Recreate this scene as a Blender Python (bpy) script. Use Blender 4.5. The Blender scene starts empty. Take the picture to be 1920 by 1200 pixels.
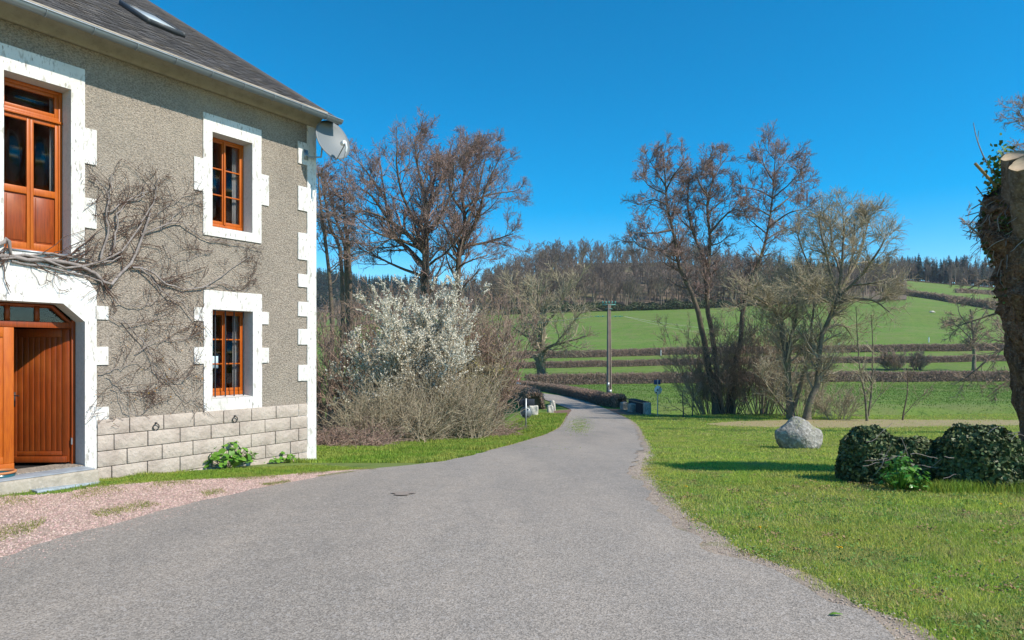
import bpy, bmesh, math, random
import numpy as np
from mathutils import Vector, Matrix

# ------------------------------------------------------------------ camera, sky, sun, exposure
SC = bpy.context.scene
COL = SC.collection
F, EYE, HZ, CX = 1280.0, 1.7, 660.0, 960.0      # focal length in photo pixels, eye height, horizon row, centre column
cd = bpy.data.cameras.new("camera"); cam = bpy.data.objects.new("camera", cd); COL.objects.link(cam)
cam.location = (0, 0, EYE); cam.rotation_euler = (math.radians(90), 0, 0)
cd.sensor_width = 36; cd.lens = 24; cd.shift_y = 60/1920; cd.clip_start = .05; cd.clip_end = 6000
SC.camera = cam
SUN_EL, SUN_AZ = math.radians(44), math.atan2(.9, -.437)   # azimuth from +Y towards +X
w = bpy.data.worlds.new("World"); SC.world = w; w.use_nodes = True
nt = w.node_tree; nt.nodes.clear()
sky = nt.nodes.new("ShaderNodeTexSky"); sky.sky_type = 'NISHITA'; sky.sun_disc = False
sky.sun_elevation = SUN_EL; sky.sun_rotation = SUN_AZ; sky.altitude = 1500; sky.air_density = 1.0; sky.dust_density = 0; sky.ozone_density = 2.0
hs = nt.nodes.new("ShaderNodeHueSaturation"); hs.inputs['Saturation'].default_value = 1.62; hs.inputs['Hue'].default_value = .489
bg = nt.nodes.new("ShaderNodeBackground"); bg.inputs['Strength'].default_value = .125
wo = nt.nodes.new("ShaderNodeOutputWorld")
nt.links.new(sky.outputs[0], hs.inputs['Color']); nt.links.new(hs.outputs[0], bg.inputs['Color']); nt.links.new(bg.outputs[0], wo.inputs[0])
sl = bpy.data.lights.new("sun", 'SUN'); sl.energy = 3.9; sl.angle = math.radians(.5); sl.color = (1, .93, .82)
so = bpy.data.objects.new("sun", sl); COL.objects.link(so)
sdir = Vector((math.sin(SUN_AZ)*math.cos(SUN_EL), math.cos(SUN_AZ)*math.cos(SUN_EL), math.sin(SUN_EL)))
so.rotation_euler = sdir.to_track_quat('Z', 'Y').to_euler(); so.location = (20, -20, 40)
SC.view_settings.view_transform = 'Standard'; SC.view_settings.look = 'None'; SC.view_settings.gamma = 1
SC.view_settings.exposure = 0.6
SC.render.engine = 'CYCLES'; SC.cycles.max_bounces = 5; SC.cycles.diffuse_bounces = 2; SC.cycles.transparent_max_bounces = 12
SC.cycles.glossy_bounces = 2; SC.cycles.transmission_bounces = 3; SC.cycles.volume_bounces = 0
RNG = np.random.default_rng(7)

# ------------------------------------------------------------------ materials
def mat(name, base, layers=(), rough=.85, spec=.3, bump=(), metal=0, island=0., coord='pos', wave=None, trans=0.):
    """layers: (scale, colour, low, high, amount[, stretch]) noise masks of a second colour; bump: (scale, strength, distance)"""
    m = bpy.data.materials.new(name); m.use_nodes = True
    n = m.node_tree.nodes; L = m.node_tree.links
    b = n['Principled BSDF']; b.inputs['Roughness'].default_value = rough
    b.inputs['Specular IOR Level'].default_value = spec; b.inputs['Metallic'].default_value = metal
    if coord == 'pos': co = n.new('ShaderNodeNewGeometry').outputs['Position']
    else: co = n.new('ShaderNodeTexCoord').outputs['Object']
    col = n.new('ShaderNodeRGB'); col.outputs[0].default_value = (*base, 1); cur = col.outputs[0]
    for ly in layers:
        sc, c2, lo, hi, amt = ly[:5]; st = ly[5] if len(ly) > 5 else (1, 1, 1)
        mp = n.new('ShaderNodeMapping'); mp.inputs['Scale'].default_value = st; L.new(co, mp.inputs[0])
        nz = n.new('ShaderNodeTexNoise'); nz.inputs['Scale'].default_value = sc; nz.inputs['Detail'].default_value = 5; nz.inputs['Roughness'].default_value = .6
        L.new(mp.outputs[0], nz.inputs['Vector'])
        mr = n.new('ShaderNodeMapRange'); mr.inputs[1].default_value = lo; mr.inputs[2].default_value = hi; mr.inputs[4].default_value = amt
        L.new(nz.outputs['Fac'], mr.inputs[0])
        mx = n.new('ShaderNodeMix'); mx.data_type = 'RGBA'; mx.inputs[7].default_value = (*c2, 1)
        L.new(mr.outputs[0], mx.inputs[0]); L.new(cur, mx.inputs[6]); cur = mx.outputs[2]
    if island:
        g = n.new('ShaderNodeNewGeometry'); mr = n.new('ShaderNodeMapRange'); mr.inputs[3].default_value = 1-island; mr.inputs[4].default_value = 1+island
        L.new(g.outputs['Random Per Island'], mr.inputs[0])
        h = n.new('ShaderNodeHueSaturation'); L.new(mr.outputs[0], h.inputs['Value']); L.new(cur, h.inputs['Color'])
        mr2 = n.new('ShaderNodeMapRange'); mr2.inputs[3].default_value = .5-island*.06; mr2.inputs[4].default_value = .5+island*.05
        mm = n.new('ShaderNodeMath'); mm.operation = 'FRACT'; m3 = n.new('ShaderNodeMath'); m3.operation = 'MULTIPLY'; m3.inputs[1].default_value = 17.3
        L.new(g.outputs['Random Per Island'], m3.inputs[0]); L.new(m3.outputs[0], mm.inputs[0]); L.new(mm.outputs[0], mr2.inputs[0]); L.new(mr2.outputs[0], h.inputs['Hue'])
        cur = h.outputs[0]
    L.new(cur, b.inputs['Base Color'])
    prev = None
    for sc, s, d in bump:
        nz = n.new('ShaderNodeTexNoise'); nz.inputs['Scale'].default_value = sc; nz.inputs['Detail'].default_value = 4
        L.new(co, nz.inputs['Vector'])
        bp = n.new('ShaderNodeBump'); bp.inputs['Strength'].default_value = s; bp.inputs['Distance'].default_value = d
        L.new(nz.outputs['Fac'], bp.inputs['Height'])
        if prev: L.new(prev, bp.inputs['Normal'])
        prev = bp.outputs[0]
    if prev: L.new(prev, b.inputs['Normal'])
    if trans:
        out = n['Material Output']; t = n.new('ShaderNodeBsdfTranslucent'); L.new(cur, t.inputs[0])
        ms = n.new('ShaderNodeMixShader'); ms.inputs[0].default_value = trans
        L.new(b.outputs[0], ms.inputs[1]); L.new(t.outputs[0], ms.inputs[2]); L.new(ms.outputs[0], out.inputs[0])
    return m

M = {}
M['ground'] = mat('meadow', (.135, .22, .035), [(.035, (.2, .26, .06), .35, .65, .8), (.4, (.09, .175, .028), .42, .6, .7), (3.5, (.2, .23, .07), .48, .7, .7), (25, (.055, .1, .02), .45, .65, .7), (.012, (.12, .22, .04), .4, .6, .7), (.09, (.2, .22, .075), .5, .62, .6, (.4, 1.6, 1)), (1.1, (.05, .1, .02), .52, .66, .6), (.2, (.17, .19, .07), .5, .62, .6)], rough=.95, spec=.1, bump=[(6, .5, .06), (60, .6, .02)])
M['grass'] = mat('grass_blades', (.38, .52, .075), [(.5, (.55, .58, .12), .4, .6, .9), (2.2, (.24, .38, .06), .47, .62, .7), (1.3, (.5, .42, .18), .48, .66, .85), (7, (.52, .45, .22), .56, .68, .7), (.35, (.45, .46, .1), .46, .62, .6)], rough=.6, spec=.2, island=.35, trans=.5)
M['verge_grass'] = mat('verge_grass', (.24, .36, .045), [(.9, (.38, .41, .085), .42, .6, .9), (3, (.15, .28, .04), .5, .65, .7)], rough=.6, spec=.2, island=.35, trans=.35)
def asphalt(name, base, warm, dark, light):
    m = mat(name, base, [(.5, warm, .4, .64, .85, (1.3, .25, 1)), (2.2, dark, .48, .72, .4), (.3, dark, .46, .66, .6, (1.6, .3, 1)), (5, warm, .55, .7, .5)], rough=.88, spec=.25)
    n = m.node_tree.nodes; L = m.node_tree.links; b = n['Principled BSDF']
    geo = n.new('ShaderNodeNewGeometry')
    v = n.new('ShaderNodeTexVoronoi'); v.inputs['Scale'].default_value = 95; L.new(geo.outputs['Position'], v.inputs['Vector'])
    sep = n.new('ShaderNodeSeparateColor'); L.new(v.outputs['Color'], sep.inputs[0])
    mr = n.new('ShaderNodeMapRange'); mr.inputs[3].default_value = .62; mr.inputs[4].default_value = 1.38; L.new(sep.outputs[0], mr.inputs[0])
    h = n.new('ShaderNodeHueSaturation'); L.new(mr.outputs[0], h.inputs['Value'])
    src = b.inputs['Base Color'].links[0].from_socket; L.new(src, h.inputs['Color'])
    # pale chips
    v2 = n.new('ShaderNodeTexVoronoi'); v2.inputs['Scale'].default_value = 42; L.new(geo.outputs['Position'], v2.inputs['Vector'])
    s2 = n.new('ShaderNodeSeparateColor'); L.new(v2.outputs['Color'], s2.inputs[0])
    m2 = n.new('ShaderNodeMapRange'); m2.inputs[1].default_value = .9; m2.inputs[2].default_value = .93; m2.inputs[4].default_value = .3; L.new(s2.outputs[1], m2.inputs[0])
    mx = n.new('ShaderNodeMix'); mx.data_type = 'RGBA'; mx.inputs[7].default_value = (*light, 1); L.new(m2.outputs[0], mx.inputs[0]); L.new(h.outputs[0], mx.inputs[6])
    L.new(mx.outputs[2], b.inputs['Base Color'])
    bp = n.new('ShaderNodeBump'); bp.inputs['Strength'].default_value = .45; bp.inputs['Distance'].default_value = .006; L.new(v.outputs['Distance'], bp.inputs['Height']); L.new(bp.outputs[0], b.inputs['Normal'])
    return m
M['road'] = asphalt('old_asphalt', (.285, .25, .216), (.34, .29, .242), (.205, .186, .166), (.46, .42, .39))
M['gravel'] = asphalt('pink_gravel', (.42, .29, .24), (.34, .24, .2), (.3, .25, .2), (.62, .48, .42))
M['edge'] = mat('road_edge_grit', (.33, .26, .2), [(5, (.2, .16, .12), .45, .6, .8), (1.5, (.17, .18, .06), .55, .65, .8), (60, (.45, .38, .32), .5, .7, .6)], bump=[(60, .6, .01)])
M['tan'] = mat('dry_mown_grass', (.3, .24, .12), [(1.2, (.2, .22, .06), .5, .65, .7), (14, (.38, .3, .18), .45, .65, .7)], rough=.95, bump=[(30, .5, .03)])
M['dirt'] = mat('leaf_litter', (.2, .12, .085), [(8, (.1, .06, .04), .45, .6, .8), (30, (.3, .2, .15), .5, .7, .6)], rough=.95, bump=[(30, .5, .02)])

# ------------------------------------------------------------------ mesh accumulator (numpy)
class Acc:
    def __init__(s): s.v = []; s.q = []; s.t = []; s.n = 0
    def add(s, v, q=None, t=None):
        v = np.asarray(v, float).reshape(-1, 3)
        if q is not None and len(q): s.q.append(np.asarray(q, np.int64).reshape(-1, 4)+s.n)
        if t is not None and len(t): s.t.append(np.asarray(t, np.int64).reshape(-1, 3)+s.n)
        s.v.append(v); s.n += len(v); return s
    def arrays(s):
        v = np.concatenate(s.v) if s.v else np.zeros((0, 3))
        q = np.concatenate(s.q) if s.q else np.zeros((0, 4), np.int64)
        t = np.concatenate(s.t) if s.t else np.zeros((0, 3), np.int64)
        return v, q, t
    def box(s, x0, x1, y0, y1, z0, z1):
        v = [(x, y, z) for x in (x0, x1) for y in (y0, y1) for z in (z0, z1)]
        return s.add(v, [(0, 1, 3, 2), (4, 6, 7, 5), (0, 4, 5, 1), (2, 3, 7, 6), (0, 2, 6, 4), (1, 5, 7, 3)])
    def tube(s, pts, rad, S=6, cap=True):
        pts = np.asarray(pts, float); rad = np.broadcast_to(np.asarray(rad, float), (len(pts),))
        tubes(s, pts[None], rad[None], S)
        if cap:
            for e in (0, -1):
                d = pts[e]-pts[1 if e == 0 else -2]; d = d/(np.linalg.norm(d)+1e-9)
                a = np.cross(d, (.3, .2, .93)); a /= np.linalg.norm(a)+1e-9; b = np.cross(d, a)
                ang = np.arange(S)*2*np.pi/S
                ring = pts[e]+rad[e]*(np.cos(ang)[:, None]*a+np.sin(ang)[:, None]*b)
                s.add(np.vstack([ring, pts[e]+d*rad[e]*.02]), t=[(i, (i+1) % S, S) for i in range(S)])
        return s
    def build(s, name, m, parent=None, smooth=False, bevel=0):
        v, q, t = s.arrays()
        me = bpy.data.meshes.new(name)
        me.vertices.add(len(v)); me.vertices.foreach_set('co', v.astype(np.float32).ravel())
        nl = q.size+t.size; me.loops.add(nl); me.loops.foreach_set('vertex_index', np.concatenate([q.ravel(), t.ravel()]).astype(np.int32))
        npoly = len(q)+len(t); me.polygons.add(npoly)
        st = np.concatenate([np.arange(len(q))*4, q.size+np.arange(len(t))*3]).astype(np.int32)
        me.polygons.foreach_set('loop_start', st)
        if smooth: me.polygons.foreach_set('use_smooth', np.ones(npoly, bool))
        me.update(calc_edges=True); me.validate()
        me.materials.append(m)
        return link(name, me, parent, bevel)

def build2(name, A, mA, B, mB, parent):
    """one mesh out of two accumulators, each with its own material"""
    va, qa, ta = A.arrays(); vb, qb, tb = B.arrays(); J = Acc(); J.add(va, qa, ta); J.add(vb, qb, tb)
    o = J.build(name, mA, parent); o.data.materials.append(mB)
    mi = np.concatenate([np.zeros(len(qa)), np.ones(len(qb)), np.zeros(len(ta)), np.ones(len(tb))]).astype(np.int32)
    if len(o.data.polygons) == len(mi): o.data.polygons.foreach_set('material_index', mi)
    return o
def link(name, me, parent=None, bevel=0):
    o = bpy.data.objects.new(name, me); COL.objects.link(o); o.parent = parent
    if bevel:
        md = o.modifiers.new('bevel', 'BEVEL'); md.width = bevel; md.segments = 2; md.limit_method = 'ANGLE'
    return o
def tag(o, label=None, cat=None, group=None, kind=None):
    if label: o['label'] = label
    if cat: o['category'] = cat
    if group: o['group'] = group
    if kind: o['kind'] = kind
    return o
def empty(name, loc, label, cat, rz=0, group=None):
    o = bpy.data.objects.new(name, None); COL.objects.link(o); o.location = loc; o.rotation_euler = (0, 0, rz)
    return tag(o, label, cat, group)
def prism(name, poly, y0, y1, m, parent=None, bevel=0):
    """polygon in the x-z plane, extruded from y0 to y1"""
    bm = bmesh.new(); vs = [bm.verts.new((x, y0, z)) for x, z in poly]; f = bm.faces.new(vs)
    r = bmesh.ops.extrude_face_region(bm, geom=[f])
    for g in r['geom']:
        if isinstance(g, bmesh.types.BMVert): g.co.y = y1
    bmesh.ops.recalc_face_normals(bm, faces=bm.faces)
    me = bpy.data.meshes.new(name); bm.to_mesh(me); bm.free(); me.materials.append(m)
    return link(name, me, parent, bevel)
def join_in(o, others):
    """merge other mesh objects (same parent space) into o"""
    bm = bmesh.new(); bm.from_mesh(o.data)
    for x in others: bm.from_mesh(x.data)
    bm.to_mesh(o.data); bm.free()
    for x in others: bpy.data.objects.remove(x)
    return o

def tubes(acc, P, R, S=4):
    """P (N,K,3), R (N,K): swept tubes, all branches at once"""
    N, K, _ = P.shape
    T = np.gradient(P, axis=1); T /= np.linalg.norm(T, axis=2, keepdims=True)+1e-9
    ref = np.zeros_like(T); m0 = T.mean(1); m0 /= np.linalg.norm(m0, axis=1, keepdims=True)+1e-9
    use = np.abs(m0[:, 2]) > .8; ref[:, :, 2] = np.where(use, 0, 1)[:, None]; ref[:, :, 0] = np.where(use, 1, 0)[:, None]
    A = np.cross(T, ref); A /= np.linalg.norm(A, axis=2, keepdims=True)+1e-9; B = np.cross(T, A)
    ang = np.arange(S)*2*np.pi/S
    V = P[:, :, None]+R[:, :, None, None]*(np.cos(ang)[None, None, :, None]*A[:, :, None]+np.sin(ang)[None, None, :, None]*B[:, :, None])
    idx = np.arange(N*K*S).reshape(N, K, S)
    a = idx[:, :-1]; b = idx[:, 1:]
    q = np.stack([a, np.roll(a, -1, 2), np.roll(b, -1, 2), b], -1).reshape(-1, 4)
    acc.add(V.reshape(-1, 3), q)

def unit(v): return v/(np.linalg.norm(v, axis=-1, keepdims=True)+1e-9)
def resample(pts, K):
    pts = np.asarray(pts, float); n = len(pts)
    if n > 2:   # catmull-rom
        p = np.vstack([2*pts[0]-pts[1], pts, 2*pts[-1]-pts[-2]]); out = []
        for u in np.linspace(0, n-1-1e-6, K):
            i = int(u); f = u-i; p0, p1, p2, p3 = p[i:i+4]
            out.append(.5*(2*p1+(p2-p0)*f+(2*p0-5*p1+4*p2-p3)*f*f+(3*p1-p0-3*p2+p3)*f**3))
        return np.array(out)
    return np.array([pts[0]+(pts[1]-pts[0])*u for u in np.linspace(0, 1, K)])
def grow(P, R, n, t0, t1, ratio, ang, K, up, wob, rr, rng, absl=None, droop=0, rmin=.004, tpow=1., rend=.35, taper=.6):
    """children of every branch in P; ratio is child length over parent length"""
    N, KP, _ = P.shape
    if np.isscalar(n): cnt = np.full(N, int(n))
    else: cnt = n
    par = np.repeat(np.arange(N), cnt); M_ = len(par)
    t = t0+(t1-t0)*rng.random(M_)**tpow
    f = t*(KP-1); i = np.minimum(f.astype(int), KP-2); f = f-i
    S0 = P[par, i]*(1-f)[:, None]+P[par, i+1]*f[:, None]
    T = unit(P[par, i+1]-P[par, i])
    r0 = (R[par, i]*(1-f)+R[par, i+1]*f)*rr
    plen = np.linalg.norm(np.diff(P, axis=1), axis=2).sum(1)[par]
    Ln = (absl if absl is not None else plen*ratio)*(1-taper*t)*rng.uniform(.6, 1.2, M_)
    q = unit(rng.normal(size=(M_, 3))); perp = unit(q-(q*T).sum(1, keepdims=True)*T)
    a = np.radians(ang)*rng.uniform(.65, 1.3, M_)
    D = unit(np.cos(a)[:, None]*T+np.sin(a)[:, None]*perp)
    pts = [S0]; step = (Ln/(K-1))[:, None]
    for k in range(K-1):
        D = unit(D+rng.normal(size=(M_, 3))*wob+np.array([0, 0, up-droop*k/K])[None])
        pts.append(pts[-1]+D*step)
    C = np.stack(pts, 1)
    rad = np.maximum(r0[:, None]*np.linspace(1, rend, K)[None], rmin)
    return C, rad
def leafs(acc, C, size, rng, nrm=None, asp=.6):
    """many small diamond faces at C"""
    n = len(C); d = unit(rng.normal(size=(n, 3))) if nrm is None else unit(nrm+rng.normal(size=(n, 3))*.55)
    u = unit(np.cross(d, rng.normal(size=(n, 3)))); v = np.cross(d, u)
    s = (size*rng.uniform(.6, 1.35, n))[:, None] if np.isscalar(size) else (size*rng.uniform(.6, 1.35, n))[:, None]
    V = np.stack([C-u*s, C+v*s*asp+d*s*.15, C+u*s, C-v*s*asp+d*s*.15], 1)
    acc.add(V.reshape(-1, 3), np.arange(n*4).reshape(n, 4))

# ------------------------------------------------------------------ terrain height
YS = np.array([-40, 0, 3, 5, 7.5, 10, 12, 14, 17, 20, 25, 30, 35, 40, 50, 57, 65, 80, 100, 122, 130])
DS = np.array([1.6, 1.66, 1.69, 1.72, 1.79, 1.93, 2.06, 2.21, 2.48, 2.76, 3.2, 3.65, 4.05, 4.4, 4.75, 4.8, 4.85, 5.2, 5.65, 5.9, 5.6])
FY = np.array([130, 165, 195, 260, 380, 450, 520, 600, 750, 1100, 1700.])
FPX = np.array([-700, 600, 800, 960, 1100, 1270, 1450, 1560, 1700, 1850, 2200.])
FZ = np.array([
 [-4, -3, -2, 4, 14, 16, 17, 22, 42, 116, 116],
 [-4, -3, -1, 5, 16, 18, 18, 22, 42, 116, 116],
 [-4, -2.4, -.5, 6, 19, 26, 32, 34, 45, 105, 105],
 [-4, -2, .1, 7, 22, 40, 57, 60, 60, 72, 72],
 [-3.9, -1.8, .4, 8, 24, 48, 69, 75, 75, 75, 75],
 [-3.9, -1.7, .6, 9, 26, 49, 69, 74, 76, 76, 76],
 [-3.9, -1.6, .9, 10, 28, 45, 60, 66, 72, 72, 72],
 [-3.9, -1.5, 1.2, 11, 29, 40, 50, 60, 70, 72, 72],
 [-3.9, -1.4, 1.5, 11.5, 30, 41, 52.5, 65, 80, 84, 84],
 [-3.9, -1.3, 1.5, 10.5, 27, 36.5, 46.5, 58, 74, 80, 80],
 [-3.9, -1.2, 1.4, 9, 23, 31, 40, 50, 66, 70, 70.]])
def smooth01(x): x = np.clip(x, 0, 1); return x*x*(3-2*x)
def H(X, Y):
    X = np.asarray(X, float); Y = np.asarray(Y, float); X, Y = np.broadcast_arrays(X, Y)
    z = EYE-np.interp(Y, YS, DS)
    a = CX+F*X/np.maximum(Y, 20)
    ci = np.interp(a, FPX, np.arange(len(FPX))); yi = np.interp(Y, FY, np.arange(len(FY)))
    c0 = np.minimum(ci.astype(int), len(FPX)-2); y0 = np.minimum(yi.astype(int), len(FY)-2); fc = ci-c0; fy = yi-y0
    far = (FZ[c0, y0]*(1-fc)+FZ[c0+1, y0]*fc)*(1-fy)+(FZ[c0, y0+1]*(1-fc)+FZ[c0+1, y0+1]*fc)*fy
    z = np.where(Y > 130, far, z)
    # the stream bed that passes under the little bridge
    yc = np.where(X < 4, 57-1.35*np.clip(4-X, 0, 14), 57.5)
    dip = 1.7*np.exp(-((Y-yc)/2.6)**2)*smooth01((np.abs(X-6.2)-4.2)/2.5)*smooth01((Y-24)/8)
    # bank to the left, behind the verge
    bank = 1.1*smooth01((2.0-.0*Y-X-.0)/5-.55*smooth01((30-Y)/10))*smooth01((Y-25)/9)*smooth01((75-Y)/20)*smooth01((CX+F*X/np.maximum(Y, 1) < 2000)*1.)
    z = z-dip-bank*smooth01((3.0-X)/4)
    z = z+.05*np.sin(X*.35+1)*np.sin(Y*.28)*smooth01((np.abs(X-3)-6)/5)+.6*np.sin(X*.03+Y*.021)*smooth01((Y-200)/100)
    return z
def gat(px, py, ymax=1500):
    """where the sight line through a photo pixel meets the ground"""
    a = (px-CX)/F; b = (HZ-py)/F
    Y = np.concatenate([np.arange(1, 80, .02), np.arange(80, ymax, .2)])
    d = EYE+b*Y-H(a*Y, Y); k = np.argmax(d < 0)
    if k == 0: print('no ground at', px, py); k = len(Y)//2
    y = Y[k]; return np.array([a*y, y, float(H(a*y, y))])
def at(px, py, Y): return np.array([(px-CX)/F*Y, Y, EYE+(HZ-py)/F*Y])

# ground sheet
ny = np.concatenate([np.linspace(-40, 0, 14)[:-1], np.arange(0, 70, .3), 70*np.exp(np.linspace(0, math.log(1700/70.), 150))])
ux = np.linspace(-1, 1, 401); ux = np.sign(ux)*np.abs(ux)**1.7
YY = np.repeat(ny[:, None], 401, 1); XX = ux[None]*(35+1.35*np.maximum(YY, 0))
ZZ = H(XX, YY)
idx = np.arange(YY.size).reshape(YY.shape)
g = Acc(); g.add(np.stack([XX, YY, ZZ], -1).reshape(-1, 3), np.stack([idx[:-1, :-1], idx[:-1, 1:], idx[1:, 1:], idx[1:, :-1]], -1).reshape(-1, 4))
tag(g.build('ground', M['ground'], smooth=True), 'green meadow and lawn rising to a hill', kind='structure')

def noise1(x, seed, sc=1.):
    x = np.asarray(x)*sc; s = 0
    for k in range(5): s = s+np.sin(x*(1.7**k)*1.3+seed*1.7+k*2.1)/(1.45**k)
    return s/2.2
def sheet(name, Lp, Rp, m, dz, n=500, c=26, wob=.05, seed=1., label=None):
    Lp = resample(Lp, n); Rp = resample(Rp, n)
    dl = unit(Lp-Rp); s = np.concatenate([[0], np.cumsum(np.linalg.norm(np.diff(Rp, axis=0), axis=1))])
    Lp = Lp+dl*(noise1(s, seed, 4)*wob)[:, None]; Rp = Rp-dl*(noise1(s, seed+5, 4)*wob)[:, None]
    t = np.linspace(0, 1, c)[None, :, None]; P = Lp[:, None]*(1-t)+Rp[:, None]*t
    P[:, :, 2] = H(P[:, :, 0], P[:, :, 1])+dz*(1+P[:, :, 1]/40)
    i = np.arange(n*c).reshape(n, c)
    a = Acc(); a.add(P.reshape(-1, 3), np.stack([i[:-1, :-1], i[:-1, 1:], i[1:, 1:], i[1:, :-1]], -1).reshape(-1, 4))
    return tag(a.build(name, m, smooth=True), label, kind='structure')
def Gp(lst): return [gat(x, y) for x, y in lst]
ROAD_R = [(1.7, -6), (2.1, 2)]; ROAD_L = [(-9, -6), (-7.4, 2)]
RR = [np.array([x, y, 0]) for x, y in ROAD_R]+Gp([(1700, 1200), (1560, 1130), (1450, 1070), (1370, 1040), (1330, 1010), (1272, 975), (1228, 930), (1198, 890), (1200, 862), (1211, 840), (1203, 822), (1195, 803), (1182, 790), (1163, 780), (1150, 774), (1135, 767), (1100, 754), (1070, 746), (1032, 740), (995, 735.5), (970, 731.5), (930, 728)])
LL = [np.array([x, y, 0]) for x, y in ROAD_L]+[np.array([-6.6, 4.1, 0]), np.array([-6.1, 4.9, 0])]+Gp([(-60, 1062), (60, 1028), (170, 998), (300, 962), (440, 928), (560, 904), (650, 886), (790, 872), (870, 859), (940, 841), (1000, 824), (1047, 805), (1060, 790), (1064, 781), (1068, 775), (1069, 768), (1040, 757), (1012, 747), (987, 737.5), (960, 733.5), (930, 730), (890, 728.5)])[0:]
n_ = min(len(RR), len(LL))
def even(pts, n):
    pts = resample(pts, 900); s = np.concatenate([[0], np.cumsum(np.linalg.norm(np.diff(pts, axis=0), axis=1))]); u = np.linspace(0, s[-1], n)
    return np.stack([np.interp(u, s, pts[:, k]) for k in range(3)], 1)
RRc, LLc = even(RR, 900), even(LL, 900)
def at_Y(pts, Y, k=0): o = pts[pts[:, 1] < 57]; j = np.argsort(o[:, 1]); return np.interp(Y, o[j, 1], o[j, k])
YR = np.concatenate([np.linspace(-6, 56.8, 420)])
Rn = [np.array([at_Y(RRc, y), y, 0]) for y in YR]; Ln = [np.array([at_Y(LLc, y), y, 0]) for y in YR]
Rf = even([Rn[-1]]+[p for p in RR if p[1] > 57.5], 180); Lf = even([Ln[-1]]+[p for p in LL if p[1] > 57.5], 180)
Rall = np.vstack([np.array(Rn), Rf[1:]]); Lall = np.vstack([np.array(Ln), Lf[1:]])
def sheet_raw(name, Lp, Rp, m, dz, c, wob, seed, label):
    n = len(Lp); dl = unit(Lp-Rp); s = np.concatenate([[0], np.cumsum(np.linalg.norm(np.diff(Rp, axis=0), axis=1))])
    Lp = Lp+dl*(noise1(s, seed, 3)*wob)[:, None]; Rp = Rp-dl*(noise1(s, seed+5, 3)*wob)[:, None]
    t = np.linspace(0, 1, c)[None, :, None]; P = Lp[:, None]*(1-t)+Rp[:, None]*t
    P[:, :, 2] = H(P[:, :, 0], P[:, :, 1])+dz*(1+np.maximum(P[:, :, 1], 0)/25)
    i = np.arange(n*c).reshape(n, c); a = Acc()
    a.add(P.reshape(-1, 3), np.stack([i[:-1, :-1], i[:-1, 1:], i[1:, 1:], i[1:, :-1]], -1).reshape(-1, 4))
    return tag(a.build(name, m, smooth=True), label, kind='structure')
Rr = Rall.copy(); Rr[:, 0] -= np.clip(.1+.13*noise1(Rr[:, 1], 2.2, 1.1)+.07*noise1(Rr[:, 1], 5, 4), 0, .4)*smooth01((50-Rr[:, 1])/10)*smooth01((Rr[:, 1]-1)/2)
sheet_raw('road', Lall, Rr, M['road'], .016, 60, .05, 1., 'grey asphalt lane winding down to the bridge')
# gritty worn margin on the right of the lane
Rn = np.array(Rn); off = np.zeros_like(Rn); off[:, 0] = 1
sheet_raw('road_margin', Rn-off*.5, Rn+off*(.16+.0*Rn[:, :1]), M['edge'], .008, 8, .06, 3., 'sandy worn edge of the lane')
mrg = np.array(Ln); k = mrg[:, 1] > 17; sheet_raw('road_margin', mrg[k]-off[k]*.14, mrg[k]+off[k]*.4, M['edge'], .008, 8, .05, 4., 'sandy worn left edge of the lane')
# pink gravel in front of the house
GT = even(Gp([(-330, 960), (-120, 943), (0, 934), (110, 928), (200, 913), (330, 903), (480, 896), (580, 888), (650, 883.5), (700, 881)]), 300)
GB = even(Gp([(-330, 1150), (-60, 1075), (60, 1042), (170, 1008), (300, 972), (440, 936), (560, 910), (620, 897), (680, 886), (705, 882)]), 300)
sheet_raw('gravel', GT, GB, M['gravel'], .009, 30, .05, 6., 'pink gravel strip before the house')
# strip of dry mown grass beyond the lawn
DT = even(Gp([(1325, 795), (1400, 790), (1560, 787.5), (1750, 787), (1930, 788), (2250, 790)]), 200)
DB = even(Gp([(1325, 797), (1400, 801.5), (1560, 803), (1750, 801.5), (1930, 799), (2250, 800)]), 200)
sheet_raw('path', DT, DB, M['tan'], .01, 10, .25, 8., 'strip of dry mown grass crossing the lawn')
sheet_raw('bridge_apron', even(Gp([(1005, 778), (1040, 771), (1072, 768.5)]), 40), even(Gp([(1012, 784), (1050, 782), (1072, 780)]), 40), M['dirt'], .012, 8, .05, 9., 'reddish leaf litter beside the bridge')
sheet_raw('bridge_apron', even(Gp([(1135, 767.5), (1160, 768), (1205, 773)]), 40), even(Gp([(1150, 779.5), (1180, 778.5), (1206, 779)]), 40), M['dirt'], .012, 8, .05, 2., 'reddish leaf litter right of the bridge')
# ------------------------------------------------------------------ the house (local x along the front towards the corner, y inwards, z up)
TH = math.atan2(840, F); U = (math.sin(TH), math.cos(TH))
CZ = 14.0; CXX = (590-CX)/F*CZ
def fx(px):
    k = (px-CX)/F; return (k*CZ-CXX)/(U[0]-k*U[1])
def fz(px, py): return EYE+(HZ-py)/F*(CZ+U[1]*fx(px))
M['stucco'] = mat('roughcast', (.47, .395, .32), [(1.3, (.38, .325, .265), .4, .65, .7), (34, (.2, .17, .14), .45, .6, .8, (1, 1, 1.5)), (.5, (.5, .43, .35), .45, .7, .6), (9, (.3, .265, .215), .55, .7, .6)], rough=.95, spec=.1, bump=[(45, 1., .035), (130, .8, .015)])
M['white'] = mat('limewash', (.76, .74, .7), [(2.5, (.66, .64, .59), .45, .68, .8), (14, (.4, .36, .3), .56, .66, .75, (1, 1, .35)), (30, (.22, .19, .16), .6, .66, .8, (1, 1, .3)), (1.1, (.6, .57, .5), .5, .7, .6), (60, (.66, .64, .6), .5, .8, .4)], rough=.9, spec=.2, bump=[(9, .3, .03), (50, .35, .012)])
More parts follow.
